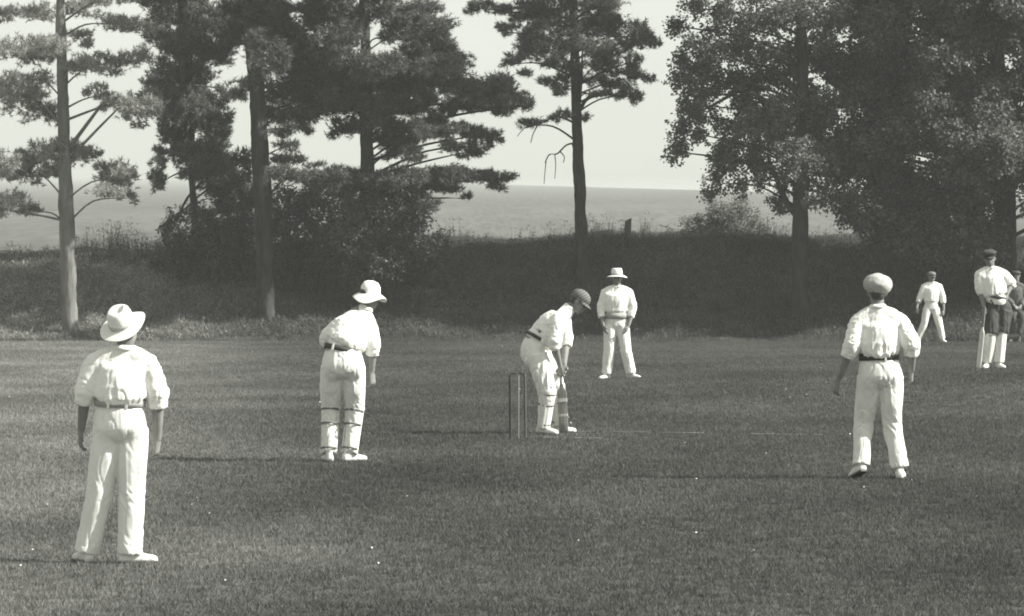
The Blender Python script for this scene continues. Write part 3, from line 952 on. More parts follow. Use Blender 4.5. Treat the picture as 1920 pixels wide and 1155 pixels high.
def stump_mesh(name):
    bm = bmesh.new()
    loft(bm, [(0, 0, -0.05), (0, 0, 0.0), (0, 0, 0.3), (0, 0, 0.655), (0, 0, 0.672), (0, 0, 0.684)], [0.010, 0.0125, 0.0125, 0.0125, 0.0135, 0.011], n=12, sub=2)
    return bm_mesh(bm, name)


tops = []
for k, lab, mt, nm in ((-1, 'dark wooden stump on the left of the wicket', 'ash', 0), (0, 'middle stump of the wicket, paler and a little forward', 'ash_pale', 1), (1, 'dark wooden stump on the right of the wicket nearest the batsman', 'ash', 2)):
    p = st_c + cdir * (0.0875 * k)
    p.z = hz(p.x, p.y)
    s = link('stump', stump_mesh('stump'), M[mt], loc=p)
    s.rotation_euler = (random.uniform(-.01, .01), random.uniform(-.012, .012), 0)
    tag(s, lab, 'stump', 'stumps of the wicket')
    tops.append(p + Vector((0, 0, 0.684)))
for (a, b, lab) in ((tops[0], tops[1], 'left bail lying across the top of the wicket'), (tops[1], tops[2], 'right bail lying across the top of the wicket')):
    bm = bmesh.new()
    d = (b - a); L_ = d.length / 2
    u = d.normalized()
    loft(bm, [-u * L_ * 0.95, -u * L_ * 0.5, -u * L_ * .4, u * L_ * .4, u * L_ * 0.5, u * L_ * 0.95], [0.006, 0.006, 0.009, 0.009, 0.006, 0.006], n=10, sub=2)
    o = link('bail', bm_mesh(bm, 'bail'), M['ash'], loc=(a + b) / 2 + Vector((0, 0, 0.006)))
    tag(o, lab, 'bail', 'bails of the wicket')


def crease(name, label, c0, d, a, b, w):
    """chalk line as a row of worn patches lying on the turf"""
    bm = bmesh.new()
    t = a
    rr = random.Random(int(a * 100) + 77)
    while t < b:
        l = rr.uniform(0.03, 0.22)
        if rr.random() < 0.5:
            p0 = c0 + d * t; p1 = c0 + d * min(t + l, b)
            nrm = Vector((-d.y, d.x, 0)) * w * rr.uniform(0.5, 1.0)
            vs = []
            for q in (p0 - nrm, p1 - nrm, p1 + nrm, p0 + nrm):
                vs.append(bm.verts.new((q.x, q.y, hz(q.x, q.y) + 0.022)))
            bm.faces.new(vs)
        t += l * rr.uniform(0.7, 1.5)
    o = link(name, bm_mesh(bm, name), M['chalk'], sm=False)
    tag(o, label, 'crease', kind='structure')
    return o


crease('bowling_crease', 'faint worn chalk line level with the stumps', st_c, cdir, 0.28, 1.3, 0.02)
crease('popping_crease', 'faint worn chalk line running right from the batsman', st_c + pdir * 1.22, cdir, 0.1, 3.0, 0.016)

# ------------------------------------------------------------------ people
def remesh(bm, voxel, it=3, ratio=1.0, name='mesh'):
    bmesh.ops.recalc_face_normals(bm, faces=bm.faces)
    me = bpy.data.meshes.new('tmp'); bm.to_mesh(me); bm.free()
    o = bpy.data.objects.new('tmp', me); COL.objects.link(o)
    r = o.modifiers.new('r', 'REMESH'); r.mode = 'VOXEL'; r.voxel_size = voxel
    if it:
        s = o.modifiers.new('s', 'SMOOTH'); s.factor = 0.5; s.iterations = it
    if ratio < 1:
        d = o.modifiers.new('d', 'DECIMATE'); d.ratio = ratio
    dg = bpy.context.evaluated_depsgraph_get()
    out = bpy.data.meshes.new_from_object(o.evaluated_get(dg))
    out.name = name
    bpy.data.objects.remove(o); bpy.data.meshes.remove(me)
    return out


def displace(me, fn):
    n = len(me.vertices)
    co = np.empty(n * 3, np.float32); me.vertices.foreach_get('co', co); co = co.reshape(-1, 3).astype(float)
    no = np.empty(n * 3, np.float32); me.vertices.foreach_get('normal', no); no = no.reshape(-1, 3).astype(float)
    co = co + no * fn(co)[:, None]
    me.vertices.foreach_set('co', co.astype(np.float32).ravel()); me.update()


def frame(fwd, up):
    f = Vector(fwd).normalized()
    u = Vector(up); u = (u - f * u.dot(f)).normalized()
    s = f.cross(u).normalized()          # the person's right
    return s, f, u


def rotm(s, f, u):
    return Matrix((s, f, u)).transposed()


def hand(bm, wrist, d, n, thumb, curl=0.5, k=1.0):
    d = Vector(d).normalized(); n = Vector(n); n = (n - d * n.dot(d)).normalized()
    u = d.cross(n).normalized()
    th = Vector(thumb)
    if u.dot(th) < 0: u = -u          # u points to the thumb side
    loft(bm, [wrist - d * .03, wrist, wrist + d * .04 * k, wrist + d * .085 * k, wrist + d * .10 * k], [(.028 * k, .02 * k), (.029 * k, .02 * k), (.040 * k, .017 * k), (.042 * k, .015 * k), (.034 * k, .011 * k)], side=u, n=12, sub=2)
    for i, L_ in enumerate((0.072, 0.082, 0.076, 0.06)):
        off = (0.032 - 0.0215 * i) * k
        p = wrist + d * (.088 * k) + u * off
        dirv = (d + u * (0.10 - 0.07 * i)).normalized()
        pts = [p - d * 0.02]; ang = 0
        q = p
        pts.append(q)
        for seg, fr in enumerate((0.45, 0.32, 0.26)):
            ang += curl * (0.55, 0.7, 0.5)[seg] + 0.04 * i
            v = (dirv * math.cos(ang) + n * math.sin(ang))
            q = q + v * L_ * fr * k
            pts.append(q)
        loft(bm, pts, [.0095 * k, .0098 * k, .009 * k, .008 * k, .0062 * k], n=8, sub=2)
    p = wrist + d * .025 * k + u * .026 * k
    v1 = (d * .7 + u * .65 + n * .35).normalized(); v2 = (d * .9 + u * .25 + n * (.3 + curl * .5)).normalized()
    loft(bm, [p - v1 * .015, p, p + v1 * .038 * k, p + v1 * .038 * k + v2 * .034 * k, p + v1 * .038 * k + v2 * .052 * k], [.013 * k, .0135 * k, .0115 * k, .0095 * k, .007 * k], n=8, sub=2)


def head_shape(bm, c, fwd, up, neck):
    s, f, u = frame(fwd, up)
    R = rotm(s, f, u)
    blob(bm, c + u * .03 - f * .012, (.077, .098, .092), R, 3)
    blob(bm, c - u * .035 + f * .022, (.063, .072, .080), R, 3)
    blob(bm, c - u * .088 + f * .055, (.028, .024, .020), R, 2)
    loft(bm, [c + u * .022 + f * .085, c - u * .003 + f * .098, c - u * .022 + f * .106, c - u * .032 + f * .092], [.008, .011, .0145, .010], side=s, n=10, sub=2)
    blob(bm, c - u * .058 + f * .086, (.024, .012, .006), R, 2)
    blob(bm, c - u * .069 + f * .084, (.021, .012, .007), R, 2)
    blob(bm, c + u * .026 + f * .080, (.05, .014, .009), R, 2)
    for k in (-1, 1):
        blob(bm, c + s * k * .079 - u * .004 - f * .008, (.010, .019, .032), R, 2)
        blob(bm, c + s * k * .040 - u * .025 + f * .06, (.022, .022, .02), R, 2)
    loft(bm, [neck - Vector((0, 0, .04)), neck, c - u * .055 - f * .02, c - f * .01], [.068, .060, .057, .055], side=s, n=14, sub=3)


def shoe(parent, ankle, d, gz, size=1.0, pitch=0.0, mat=None, roll=0):
    """d: horizontal toe direction, gz: ground height at the shoe; pitch lifts the heel about the toe"""
    d = Vector((d[0], d[1], 0)).normalized()
    side = Vector((d.y, -d.x, 0))
    c = Vector((ankle.x, ankle.y, gz))
    st = [(-.075, .022, .05), (-.068, .031, .075), (-.03, .036, .095), (.03, .038, .088), (.08, .043, .066), (.13, .047, .052), (.17, .043, .045), (.195, .030, .036), (.205, .012, .02)]
    st = [(t * size, a * size, h * size) for t, a, h in st]
    piv = c + d * .15 * size

    def tf(bm):
        if pitch:
            bmesh.ops.rotate(bm, cent=piv, matrix=Matrix.Rotation(pitch, 3, side), verts=bm.verts)
    bm = bmesh.new()
    for t, a, h in (1,) and [(0, 0, 0)][:0]: pass
    n = 18
    rings = []
    for t, a, h in st:
        ring = []
        for k in range(n):
            q = 2 * math.pi * k / n
            x = math.copysign(abs(math.cos(q)) ** .8, math.cos(q)) * a
            z = math.sin(q)
            z = (h * .5 + .012) + (z * (h * .5 - .0) if z > 0 else max(z * 1.6, -1) * h * .5)
            tp = 1 - .35 * max(0, (z - h * .5) / max(h, .01))
            ring.append(bm.verts.new(c + d * t + side * x * tp + Vector((0, 0, z))))
        rings.append(ring)
    for r0, r1 in zip(rings[:-1], rings[1:]):
        for k in range(n): bm.faces.new((r0[k], r0[(k + 1) % n], r1[(k + 1) % n], r1[k]))
    bm.faces.new(rings[0]); bm.faces.new(rings[-1])
    loft(bm, [c + Vector((0, 0, .07)), c + Vector((0, 0, .10)) - d * .01, c + Vector((0, 0, .125)) - d * .015], [(.036, .045), (.036, .044), (.038, .046)], side=side, n=14, sub=2)
    tf(bm)
    sh = link('shoe', bm_mesh(bm, 'shoe'), mat or M['buff'], parent)
    bm = bmesh.new()
    rings = []
    for z in (0.0, .014):
        up_ = []
        pr = [(t, a * 1.08 + .002) for t, a, h in st]
        for t, a in pr: up_.append(bm.verts.new(c + d * t * 1.02 + side * a + Vector((0, 0, z + .001))))
        for t, a in reversed(pr): up_.append(bm.verts.new(c + d * t * 1.02 - side * a + Vector((0, 0, z + .001))))
        rings.append(up_)
    m_ = len(rings[0])
    for k in range(m_): bm.faces.new((rings[0][k], rings[0][(k + 1) % m_], rings[1][(k + 1) % m_], rings[1][k]))
    bm.faces.new(rings[0]); bm.faces.new(rings[1])
    tf(bm)
    link('sole', bm_mesh(bm, 'sole'), M['leather'], sh, sm=False)
    return sh


def hat_mesh(c, s, f, u, cr, ch, br, droop=lambda q: 0.0, taper=.9, dent=.015, el=1.15, thick=.006, wob=0.0, n=40):
    """c: centre of the crown's base"""
    bm = bmesh.new()
    prof = []
    rr = [cr * .96, cr * 1.05, cr + (br - cr) * .35, cr + (br - cr) * .7, br * .985, br]
    for r in rr: prof.append((r, -thick * .5, 1))
    for r in reversed(rr[1:]): prof.append((r, thick * .5, 1))
    for t, k in ((.08, 1.0), (.3, .985), (.6, .96), (.85, taper), (.96, taper * .88), (1.0, taper * .68), (.97, taper * .4)):
        prof.append((cr * k, ch * t if t != .97 else ch - dent * .6, 0))
    rings = []
    for r, z, b in prof:
        ring = []
        for k in range(n):
            q = 2 * math.pi * k / n
            e = ((r - cr) / max(br - cr, 1e-6)) if r > cr else 0
            zz = z + (droop(q) * max(e, 0) ** 1.4 if b else 0) + wob * math.sin(3 * q + 1) * (max(e, 0) if b else z / ch * .6)
            ring.append(bm.verts.new(c + s * r * math.cos(q) + f * r * el * math.sin(q) + u * zz))
        rings.append(ring)
    for r0, r1 in zip(rings[:-1], rings[1:]):
        for k in range(n): bm.faces.new((r0[k], r0[(k + 1) % n], r1[(k + 1) % n], r1[k]))
    top = bm.verts.new(c + u * (ch - dent))
    for k in range(n): bm.faces.new((rings[-1][k], rings[-1][(k + 1) % n], top))
    # close the inside of the crown
    inn = bm.verts.new(c + u * (ch * .75))
    for k in range(n): bm.faces.new((rings[0][(k + 1) % n], rings[0][k], inn))
    return bm_mesh(bm, 'hat')


def ring_band(name, c, s, f, u, a, b, h, t, mat, parent, n=36, tilt=None):
    bm = bmesh.new()
    R = []
    for (dr, z) in ((0, -h), (t, -h), (t, h), (0, h)):
        R.append([bm.verts.new(c + s * (a + dr) * math.cos(q) + f * (b + dr) * math.sin(q) + u * z) for q in [2 * math.pi * k / n for k in range(n)]])
    for i in range(4):
        r0, r1 = R[i], R[(i + 1) % 4]
        for k in range(n): bm.faces.new((r0[k], r0[(k + 1) % n], r1[(k + 1) % n], r1[k]))
    return link(name, bm_mesh(bm, name), mat, parent)


def leg_pad(parent, ankle, knee, hip, fwd, gz, r=.075, straps=True, top=.15, mat=None, strap_r=.072):
    a = Vector(ankle); k = Vector(knee); h = Vector(hip)
    ax = (k - a).normalized(); th = (h - k).normalized()
    st = [a - ax * .01, a.lerp(k, .3), a.lerp(k, .65), a.lerp(k, .9), k + th * .04, k + th * top]
    C = catmull(st, 4)
    f0 = Vector(fwd)
    nb = 33
    bm = bmesh.new()
    O = []; I = []
    for i, c in enumerate(C):
        t = (C[min(i + 1, len(C) - 1)] - C[max(i - 1, 0)]).normalized()
        f = (f0 - t * f0.dot(t)).normalized(); s = t.cross(f)
        fr = i / (len(C) - 1)
        rad = r * (0.92 + .22 * fr) + (.012 * math.exp(-((fr - .74) / .05) ** 2) + .010 * math.exp(-((fr - .86) / .04) ** 2))
        span = math.radians(112 - 14 * fr)
        if fr > .9: span *= 1 - 1.2 * (fr - .9)
        ro = []; ri = []
        for j in range(nb):
            q = (j / (nb - 1) * 2 - 1) * span
            rib = .006 * abs(math.sin(j / (nb - 1) * math.pi * 6)) if fr < .7 else .003
            edge = min(1, min(j, nb - 1 - j) / 2.5)
            dr = f * math.cos(q) + s * math.sin(q)
            ro.append(bm.verts.new(c + dr * (rad + .012 * edge + rib)))
            ri.append(bm.verts.new(c + dr * (rad - .004)))
        O.append(ro); I.append(ri)
    for i in range(len(C) - 1):
        for j in range(nb - 1):
            bm.faces.new((O[i][j], O[i][j + 1], O[i + 1][j + 1], O[i + 1][j]))
            bm.faces.new((I[i][j + 1], I[i][j], I[i + 1][j], I[i + 1][j + 1]))
        bm.faces.new((O[i][0], O[i + 1][0], I[i + 1][0], I[i][0]))
        bm.faces.new((O[i + 1][-1], O[i][-1], I[i][-1], I[i + 1][-1]))
    for i in (0, len(C) - 1):
        for j in range(nb - 1): bm.faces.new((O[i][j], O[i][j + 1], I[i][j + 1], I[i][j]))
    pad = link('leg_pad', bm_mesh(bm, 'leg_pad'), mat or M['canvas'], parent)
    if straps:
        for fr, rr in ((.10, strap_r * .95), (.66, strap_r * 1.03), (.98, strap_r * 1.10)):
            c = a.lerp(k, fr)
            f = (f0 - ax * f0.dot(ax)).normalized(); s = ax.cross(f)
            ring_band('strap', c, s, f, ax, rr, rr * 1.08, .0085, .006, M['strap'], pad)
    return pad


def make_person(key, label, spec, group='cricketers on the field'):
    px, py, D = spec['at']
    base = W(px, py, D); base.z = hz(base.x, base.y)
    J = {}
    for n_, v in spec['j'].items():
        J[n_] = W(v[0], v[1], D) + Vector((0, v[2] if len(v) > 2 else 0, 0)) - base
    vx = spec.get('voxel', .009); vb = spec.get('voxb', .006)
    fwd = Vector(spec['facing'])            # chest direction
    face = Vector(spec.get('face', fwd)); hup = Vector(spec.get('hup', (0, 0, 1)))
    sl, sr = J['sl'], J['sr']
    sc = (sl + sr) / 2
    chest_side = (sr - sl).normalized()
    hipc = (J['hl'] + J['hr']) / 2
    hip_side = (J['hr'] - J['hl']).normalized()
    wc = J['waist']
    ww = spec.get('ww', .155); wd = spec.get('wd', .115)
    sfr = spec.get('spine_up', None)
    waist_side = (chest_side + hip_side).normalized()
    # ---------------- body
    bm = bmesh.new()
    head_shape(bm, J['head'], face, hup, J['neck'])
    loft(bm, [J['neck'] + (J['head'] - J['neck']) * .1, sc.lerp(J['neck'], .45), sc.lerp(wc, .25), wc, hipc], [.055, (.12, .07), (.15, .095), (.125, .09), (.14, .10)], side=chest_side, n=18)
    for q in 'lr':
        loft(bm, [J['s' + q], J['s' + q].lerp(J['e' + q], .35), J['e' + q], J['e' + q].lerp(J['w' + q], .3), J['w' + q]], [.050, .047, .040, .041, .027], n=12)
        hd = J.get('f' + q)
        if hd is None: hd = J['w' + q] + (J['w' + q] - J['e' + q]).normalized() * .1
        hs = spec['hand_' + q]
        hand(bm, J['w' + q], hd - J['w' + q], hs[0], hs[1], hs[2], spec.get('hand_k', 1.0))
        loft(bm, [J['h' + q], J['h' + q].lerp(J['k' + q], .5), J['k' + q], J['k' + q].lerp(J['a' + q], .4), J['a' + q]], [.07, .06, .045, .045, .035], n=12)
        loft(bm, [sc, J['s' + q]], [.07, .052], n=10, sub=2)
    body = remesh(bm, vb, 2, spec.get('dec', .25), 'person')
    root = link('person', body, M['skin'], loc=base)
    tag(root, label, 'person', group)
    # ---------------- shirt
    bm = bmesh.new()
    up_t = (sc - wc).normalized()
    L_ = (sc - wc).length
    bl = spec.get('blouse', .03)
    half = (sr - sl).length / 2
    bulge = Vector(spec.get('bulge', (0, 0, 0)))
    lf = spec.get('lift', 0.0)
    cs = [wc - up_t * .05, wc + up_t * (.028 + lf), wc + up_t * (.062 + lf) + bulge, wc + up_t * L_ * .35 + bulge * .6, wc.lerp(sc, .65), wc.lerp(sc, .88), wc.lerp(sc, 1.02), sc.lerp(J['neck'], .55), J['neck'] + (J['neck'] - sc) * .10]
    ra = [(ww * .95, wd * .95), (ww * .99, wd * .99), (ww + bl, wd + bl), (ww + bl * 1.0, wd + bl * .95), (max(ww, half * .92) + .02, wd + .028), (half * 1.0, wd + .012), (half * .92, .088), (half * .56, .075), (.064, .066)]
    loft(bm, cs, ra, side=chest_side, n=28, sub=4)
    for q in 'lr':
        s_, e_, w_ = J['s' + q], J['e' + q], J['w' + q]
        se = spec.get('sleeve', .18)
        end = e_.lerp(w_, se)
        sw = spec.get('sw', 1.0)
        out_ = (s_ - sc).normalized()
        dn = (e_ - s_).normalized()
        blob(bm, s_ - out_ * .012, (.076, .076, .076), None, 3)
        loft(bm, [s_ - out_ * .015 - dn * .02, s_.lerp(e_, .25), s_.lerp(e_, .55), s_.lerp(e_, .88), end], [.074, .077 * (1 + .5 * (sw - 1)), .079 * sw, .082 * sw, .062 * sw], n=18)
        nk = J['neck'] + (J['neck'] - sc).normalized() * .0
        loft(bm, [nk.lerp(sc, .25) - out_ * .02, nk.lerp(s_, .45) - (nk - sc) * .12, s_ - out_ * .01], [(.062, .062), (.072, .074), (.073, .074)], side=fwd, n=16, sub=4)
        loft(bm, [sc.lerp(wc, .25), s_.lerp(sc, .25).lerp(wc, .10), s_ + dn * .04], [.09, .092, .07], side=fwd, n=16, sub=3)
        if spec.get('cuff', True):
            dcf = (w_ - e_).normalized()
            c0 = end
            loft(bm, [c0 - dcf * .035, c0 - dcf * .022, c0 + dcf * .018, c0 + dcf * .03], [.062 * sw, .069 * sw, .066 * sw, .058 * sw], n=18, sub=3)
    sh = remesh(bm, vx, 7, 1.0, 'shirt')
    wc_np = np.array(wc); ut = np.array(up_t)

    def fold(co):
        low = np.clip(1 - ((co - wc_np) @ ut) / (L_ * .9), 0, 1)
        n1 = vnoise(co * np.array([26, 26, 4.5]) + 11)
        n2 = vnoise(co * np.array([10, 10, 7]) + 31)
        n3 = vnoise(co * np.array([15, 15, 40]) + 51)
        rid = 1 - 2 * np.abs(n1)
        lat = np.clip((np.abs((co - np.array(sc)) @ np.array(chest_side)) - half * .9) / .08, 0, 1)
        k = spec.get('foldk', 1.0)
        v1 = vnoise(co * np.array([19, 19, 5]) + vnoise(co * 6 + 3)[:, None] * .8 + 81)
        v2 = vnoise(co * np.array([13, 13, 22]) + vnoise(co * 7 + 5)[:, None] * .8 + 61)
        cr1 = np.exp(-(v1 / .10) ** 2); cr2 = np.exp(-(v2 / .09) ** 2)
        return k * (.006 * n2 + .007 * rid * (.35 + low) * (1 - .6 * lat) + .006 * n3 * lat - .009 * cr1 * (.3 + .9 * low) * (1 - .7 * lat) - .008 * cr2 * (.25 + .75 * lat))
    displace(sh, fold)
    shirt = link('shirt', sh, spec.get('shirt', M['cotton']), root)
    if spec.get('collar', True):
        nd = (J['neck'] - sc); nd = (nd.normalized() + Vector((0, 0, 1))).normalized()
        bm = bmesh.new()
        s2, f2, u2 = frame(fwd, nd)
        n = 28; R = []
        cc = J['neck'] + nd * .012
        for (r, z) in ((.062, -.022), (.061, .006), (.066, .010), (.084, -.020), (.078, -.024)):
            R.append([])
            for k in range(n + 1):
                q = math.pi / 2 + .28 + (2 * math.pi - .56) * k / n
                R[-1].append(bm.verts.new(cc + s2 * r * math.cos(q) + f2 * r * 1.05 * math.sin(q) + u2 * z))
        for r0, r1 in zip(R[:-1], R[1:]):
            for k in range(n): bm.faces.new((r0[k], r0[k + 1], r1[k + 1], r1[k]))
        link('collar', bm_mesh(bm, 'collar'), spec.get('shirt', M['cotton']), shirt)
    # ---------------- trousers
    bm = bmesh.new()
    tr = spec.get('tr', (.105, .098, .088, .082, .088))
    low = (hipc - wc)
    crotch = hipc + low.normalized() * .075
    hw = (J['hr'] - J['hl']).length / 2
    seat = Vector(spec.get('seat', -fwd * .02))
    loft(bm, [wc + (wc - hipc).normalized() * .02, wc, wc.lerp(hipc, .5) + seat * .6, hipc + seat, hipc.lerp(crotch, .6) + seat * .8, crotch + low.normalized() * .03 + seat * .3], [(ww - .004, wd - .004), (ww, wd), ((ww + hw + tr[0]) / 2 + .002, wd + .014), (hw + tr[0] * .93, wd + .018), (hw + tr[0] * .72, wd * .95), (hw * .5, wd * .42)], side=hip_side, n=26)
    for q in 'lr':
        blob(bm, J['h' + q] + seat * 1.0 - Vector((0, 0, .01)), (tr[0] * .90, tr[0] * .92, tr[0] * 1.25), None, 3)
    for q in 'lr':
        h_, k_, a_ = J['h' + q], J['k' + q], J['a' + q]
        if spec.get('short'):
            e = h_.lerp(k_, 1.02)
            loft(bm, [h_, h_.lerp(k_, .5), e], [tr[0], tr[1], tr[2]], n=20)
        else:
            end = k_.lerp(a_, spec.get('hem', .97))
            loft(bm, [h_, h_.lerp(k_, .5), k_, k_.lerp(a_, .5), end], list(tr), n=20)
    tm = remesh(bm, vx, 7, 1.0, 'trousers')
    kn = np.array([J['kl'][:], J['kr'][:]]); an = np.array([J['al'][:], J['ar'][:]])
    cro = np.array(crotch)

    def tfold(co):
        n1 = vnoise(co * np.array([22, 22, 3.5]) + 71)
        n2 = vnoise(co * np.array([9, 9, 6]) + 91)
        sk = co.copy(); sk[:, 2] += np.abs(co[:, 0] - cro[0]) * 1.2
        n3 = vnoise(sk * np.array([7, 7, 34]) + 17)
        dk = np.min(np.abs(co[:, None, 2] - kn[None, :, 2]), 1)
        da = np.min(np.abs(co[:, None, 2] - an[None, :, 2]), 1)
        dc = np.linalg.norm(co - cro, axis=1)
        crush = np.exp(-(dk / .09) ** 2) * .7 + np.exp(-(da / .10) ** 2) + np.exp(-(dc / .14) ** 2)
        k = spec.get('tfoldk', 1.0)
        v1 = vnoise(co * np.array([15, 15, 4]) + vnoise(co * 6 + 13)[:, None] * .8 + 41)
        v2 = vnoise(sk * np.array([8, 8, 20]) + vnoise(co * 7 + 15)[:, None] * .8 + 21)
        cr1 = np.exp(-(v1 / .09) ** 2); cr2 = np.exp(-(v2 / .09) ** 2)
        lt = (co - cro) @ np.array(hip_side)
        seam = np.exp(-(lt / .008) ** 2) * (co[:, 2] > cro[2] + .03)
        return k * (.006 * n2 + .006 * (1 - 2 * np.abs(n1)) + .0075 * n3 * np.clip(crush, 0, 1.2) - .0055 * cr1 - .008 * cr2 * np.clip(.15 + crush, 0, 1) - .003 * seam)
    displace(tm, tfold)
    trs = link('trousers', tm, spec.get('trousers', M['flannel']), root)
    # ---------------- belt
    if spec.get('belt'):
        bmat, bh, bt = spec['belt']
        ax_ = spec.get('belt_up', (sc - hipc))
        s2, f2, u2 = frame(fwd, ax_)
        # side follows the waist
        sd_ = (waist_side - u2 * waist_side.dot(u2)).normalized(); f3 = u2.cross(sd_)
        bc = wc + u2 * spec.get('belt_dz', 0.0)
        b = ring_band('belt', bc, sd_, f3, u2, ww + bt, wd + bt, bh, .008, bmat, root)
        if spec.get('belt_loop'):
            lp = bmesh.new()
            for off in spec['belt_loop']:
                q = math.asin(max(-1, min(1, off / ww)))
                p = bc + sd_ * (ww + bt + .010) * math.sin(q) - fwd * (wd + bt + .010) * math.cos(q)
                box(lp, p, (.018, .012, bh * 2 + .016), rotm(*frame(fwd, u2)))
            link('belt_loop', bm_mesh(lp, 'belt_loop'), M['flannel'], trs, sm=False)
    # ---------------- shoes
    for q in 'lr':
        sp = spec['shoe_' + q]
        a_ = J['a' + q]
        p = base + a_
        gz = hz(p.x, p.y) - base.z
        shoe(root, Vector((a_.x, a_.y, 0)), sp[0], gz, sp[2] if len(sp) > 2 else 1.0, sp[1] if len(sp) > 1 else 0, spec.get('shoe_mat'))
    # ---------------- hair, eyes, mouth
    s, f, u = frame(face, hup)
    R = rotm(s, f, u)
    bm = bmesh.new()
    blob(bm, J['head'] + u * .038 - f * .02, (.0815, .0985, .090), R, 3)
    blob(bm, J['head'] - u * .012 - f * .052, (.068, .052, .066), R, 3)
    hm = remesh(bm, .009, 2, 1.0, 'hair')
    displace(hm, lambda co: .003 * vnoise(co * np.array([90, 90, 30])))
    link('hair', hm, spec.get('hair', M['hair']), root)
    if spec.get('features', True):
        for k in (-1, 1):
            bm = bmesh.new(); blob(bm, J['head'] + s * k * .031 + u * .006 + f * .083, (.015, .008, .008), R, 2)
            link('eye', bm_mesh(bm, 'eye'), M['hair'], root)
            bm = bmesh.new(); blob(bm, J['head'] + s * k * .033 + u * .026 + f * .087, (.02, .008, .004), R, 2)
            link('eyebrow', bm_mesh(bm, 'eyebrow'), M['hair'], root)
        bm = bmesh.new(); blob(bm, J['head'] - u * .0635 + f * .092, (.022, .006, .0022), R, 2)
        link('mouth', bm_mesh(bm, 'mouth'), M['hair'], root)
    return root, J, base, (s, f, u)


def flat_cap(root, c, s, f, u, mat, r=(.125, .15, .062), off=(0, .0, 0), lean=0.0, peak=True, soft=.008, sagdir=None):
    bm = bmesh.new()
    R = rotm(s, f, u)
    cc = c + s * off[0] + f * off[1] + u * off[2]
    blob(bm, cc, r, R @ Matrix.Rotation(lean, 3, 'X'), 4)
    loft(bm, [c + u * .030 - f * .012, c + u * .055 - f * .01, c + u * .085 - f * .008], [(.086, .106), (.089, .109), (.088, .106)], side=s, n=24, sub=2)
    me = remesh(bm, .008, 4, 1.0, 'cap')
    displace(me, lambda co: soft * vnoise(co * 16) + soft * .5 * vnoise(co * 34))
    cap = link('cap', me, mat, root)
    if peak:
        cap_peak(cap, c, s, f, u, mat)
    return cap


def cap_peak(cap, c, s, f, u, mat, ln=.062, dz=.034):
    bm = bmesh.new()
    n = 17; R0 = []; R1 = []; R2 = []; R3 = []
    for k in range(n):
        q = math.radians(-62 + 124 * k / (n - 1))
        w = math.cos(q * 1.42)
        for lst, ext, zz in ((R0, 0, .004), (R1, ln * max(w, .02), .002 - .018), (R2, ln * max(w, .02), -.004 - .018), (R3, 0, -.004)):
            rx = .084 + ext * .35; ry = .100 + ext
            lst.append(bm.verts.new(c + s * rx * math.sin(q) + f * ry * math.cos(q) + u * (dz + (zz if ext == 0 else zz + .006 * abs(math.sin(q)) * -1))))
    for A, B_ in ((R0, R1), (R1, R2), (R2, R3), (R3, R0)):
        for k in range(n - 1): bm.faces.new((A[k], A[k + 1], B_[k + 1], B_[k]))
    link('peak', bm_mesh(bm, 'peak'), mat, cap)


def cricket_bat(label, top, toe, face, mat, bands=(), loc=None, group='cricket bats', blade_len=None):
    ax = (toe - top); L_ = ax.length; ax.normalize()
    f = Vector(face); f = (f - ax * f.dot(ax)).normalized()
    s = ax.cross(f)
    hl = L_ * .34
    root = empty('cricket_bat', loc if loc is not None else toe)
    o = root.location
    tag(root, label, 'cricket bat', group)
    top = top - o; toe = toe - o
    bm = bmesh.new()
    st = [(hl - .02, .018, .014, .010), (hl + .02, .026, .018, .014), (hl + .06, .050, .018, .016), (hl + .10, .054, .014, .020), (L_ * .7, .054, .013, .034), (L_ - .10, .054, .012, .034), (L_ - .02, .053, .010, .022), (L_, .045, .007, .014)]
    rings = []
    for t, w, fr, bk in st:
        c = top + ax * t
        prof = [(-w, 0), (-w, fr * .7), (-w * .55, fr), (0, fr * 1.06), (w * .55, fr), (w, fr * .7), (w, 0), (w * .5, -bk * .6), (0, -bk), (-w * .5, -bk * .6)]
        rings.append([bm.verts.new(c + s * a + f * b) for a, b in prof])
    m_ = len(rings[0])
    for r0, r1 in zip(rings[:-1], rings[1:]):
        for k in range(m_): bm.faces.new((r0[k], r0[(k + 1) % m_], r1[(k + 1) % m_], r1[k]))
    bm.faces.new(rings[0]); bm.faces.new(rings[-1])
    blade = link('blade', bm_mesh(bm, 'blade'), mat, root, sm=False)
    bm = bmesh.new()
    loft(bm, [top, top + ax * .012, top + ax * hl * .5, top + ax * hl], [.013, .017, .0165, .0165], n=12, sub=3)
    link('handle', bm_mesh(bm, 'handle'), M['mid'], root)
    for t, h in bands:
        c = top + ax * (hl + (L_ - hl) * t)
        bm = bmesh.new()
        prof = [(-.056, -.003), (-.056, .014), (0, .0175), (.056, .014), (.056, -.003), (.028, -.022), (0, -.0375), (-.028, -.022)]
        r0 = [bm.verts.new(c + s * a + f * b - ax * h) for a, b in prof]; r1 = [bm.verts.new(c + s * a + f * b + ax * h) for a, b in prof]
        for k in range(8): bm.faces.new((r0[k], r0[(k + 1) % 8], r1[(k + 1) % 8], r1[k]))
        bm.faces.new(r0); bm.faces.new(r1)
        link('binding', bm_mesh(bm, 'binding'), M['twine'], blade, sm=False)
    return root


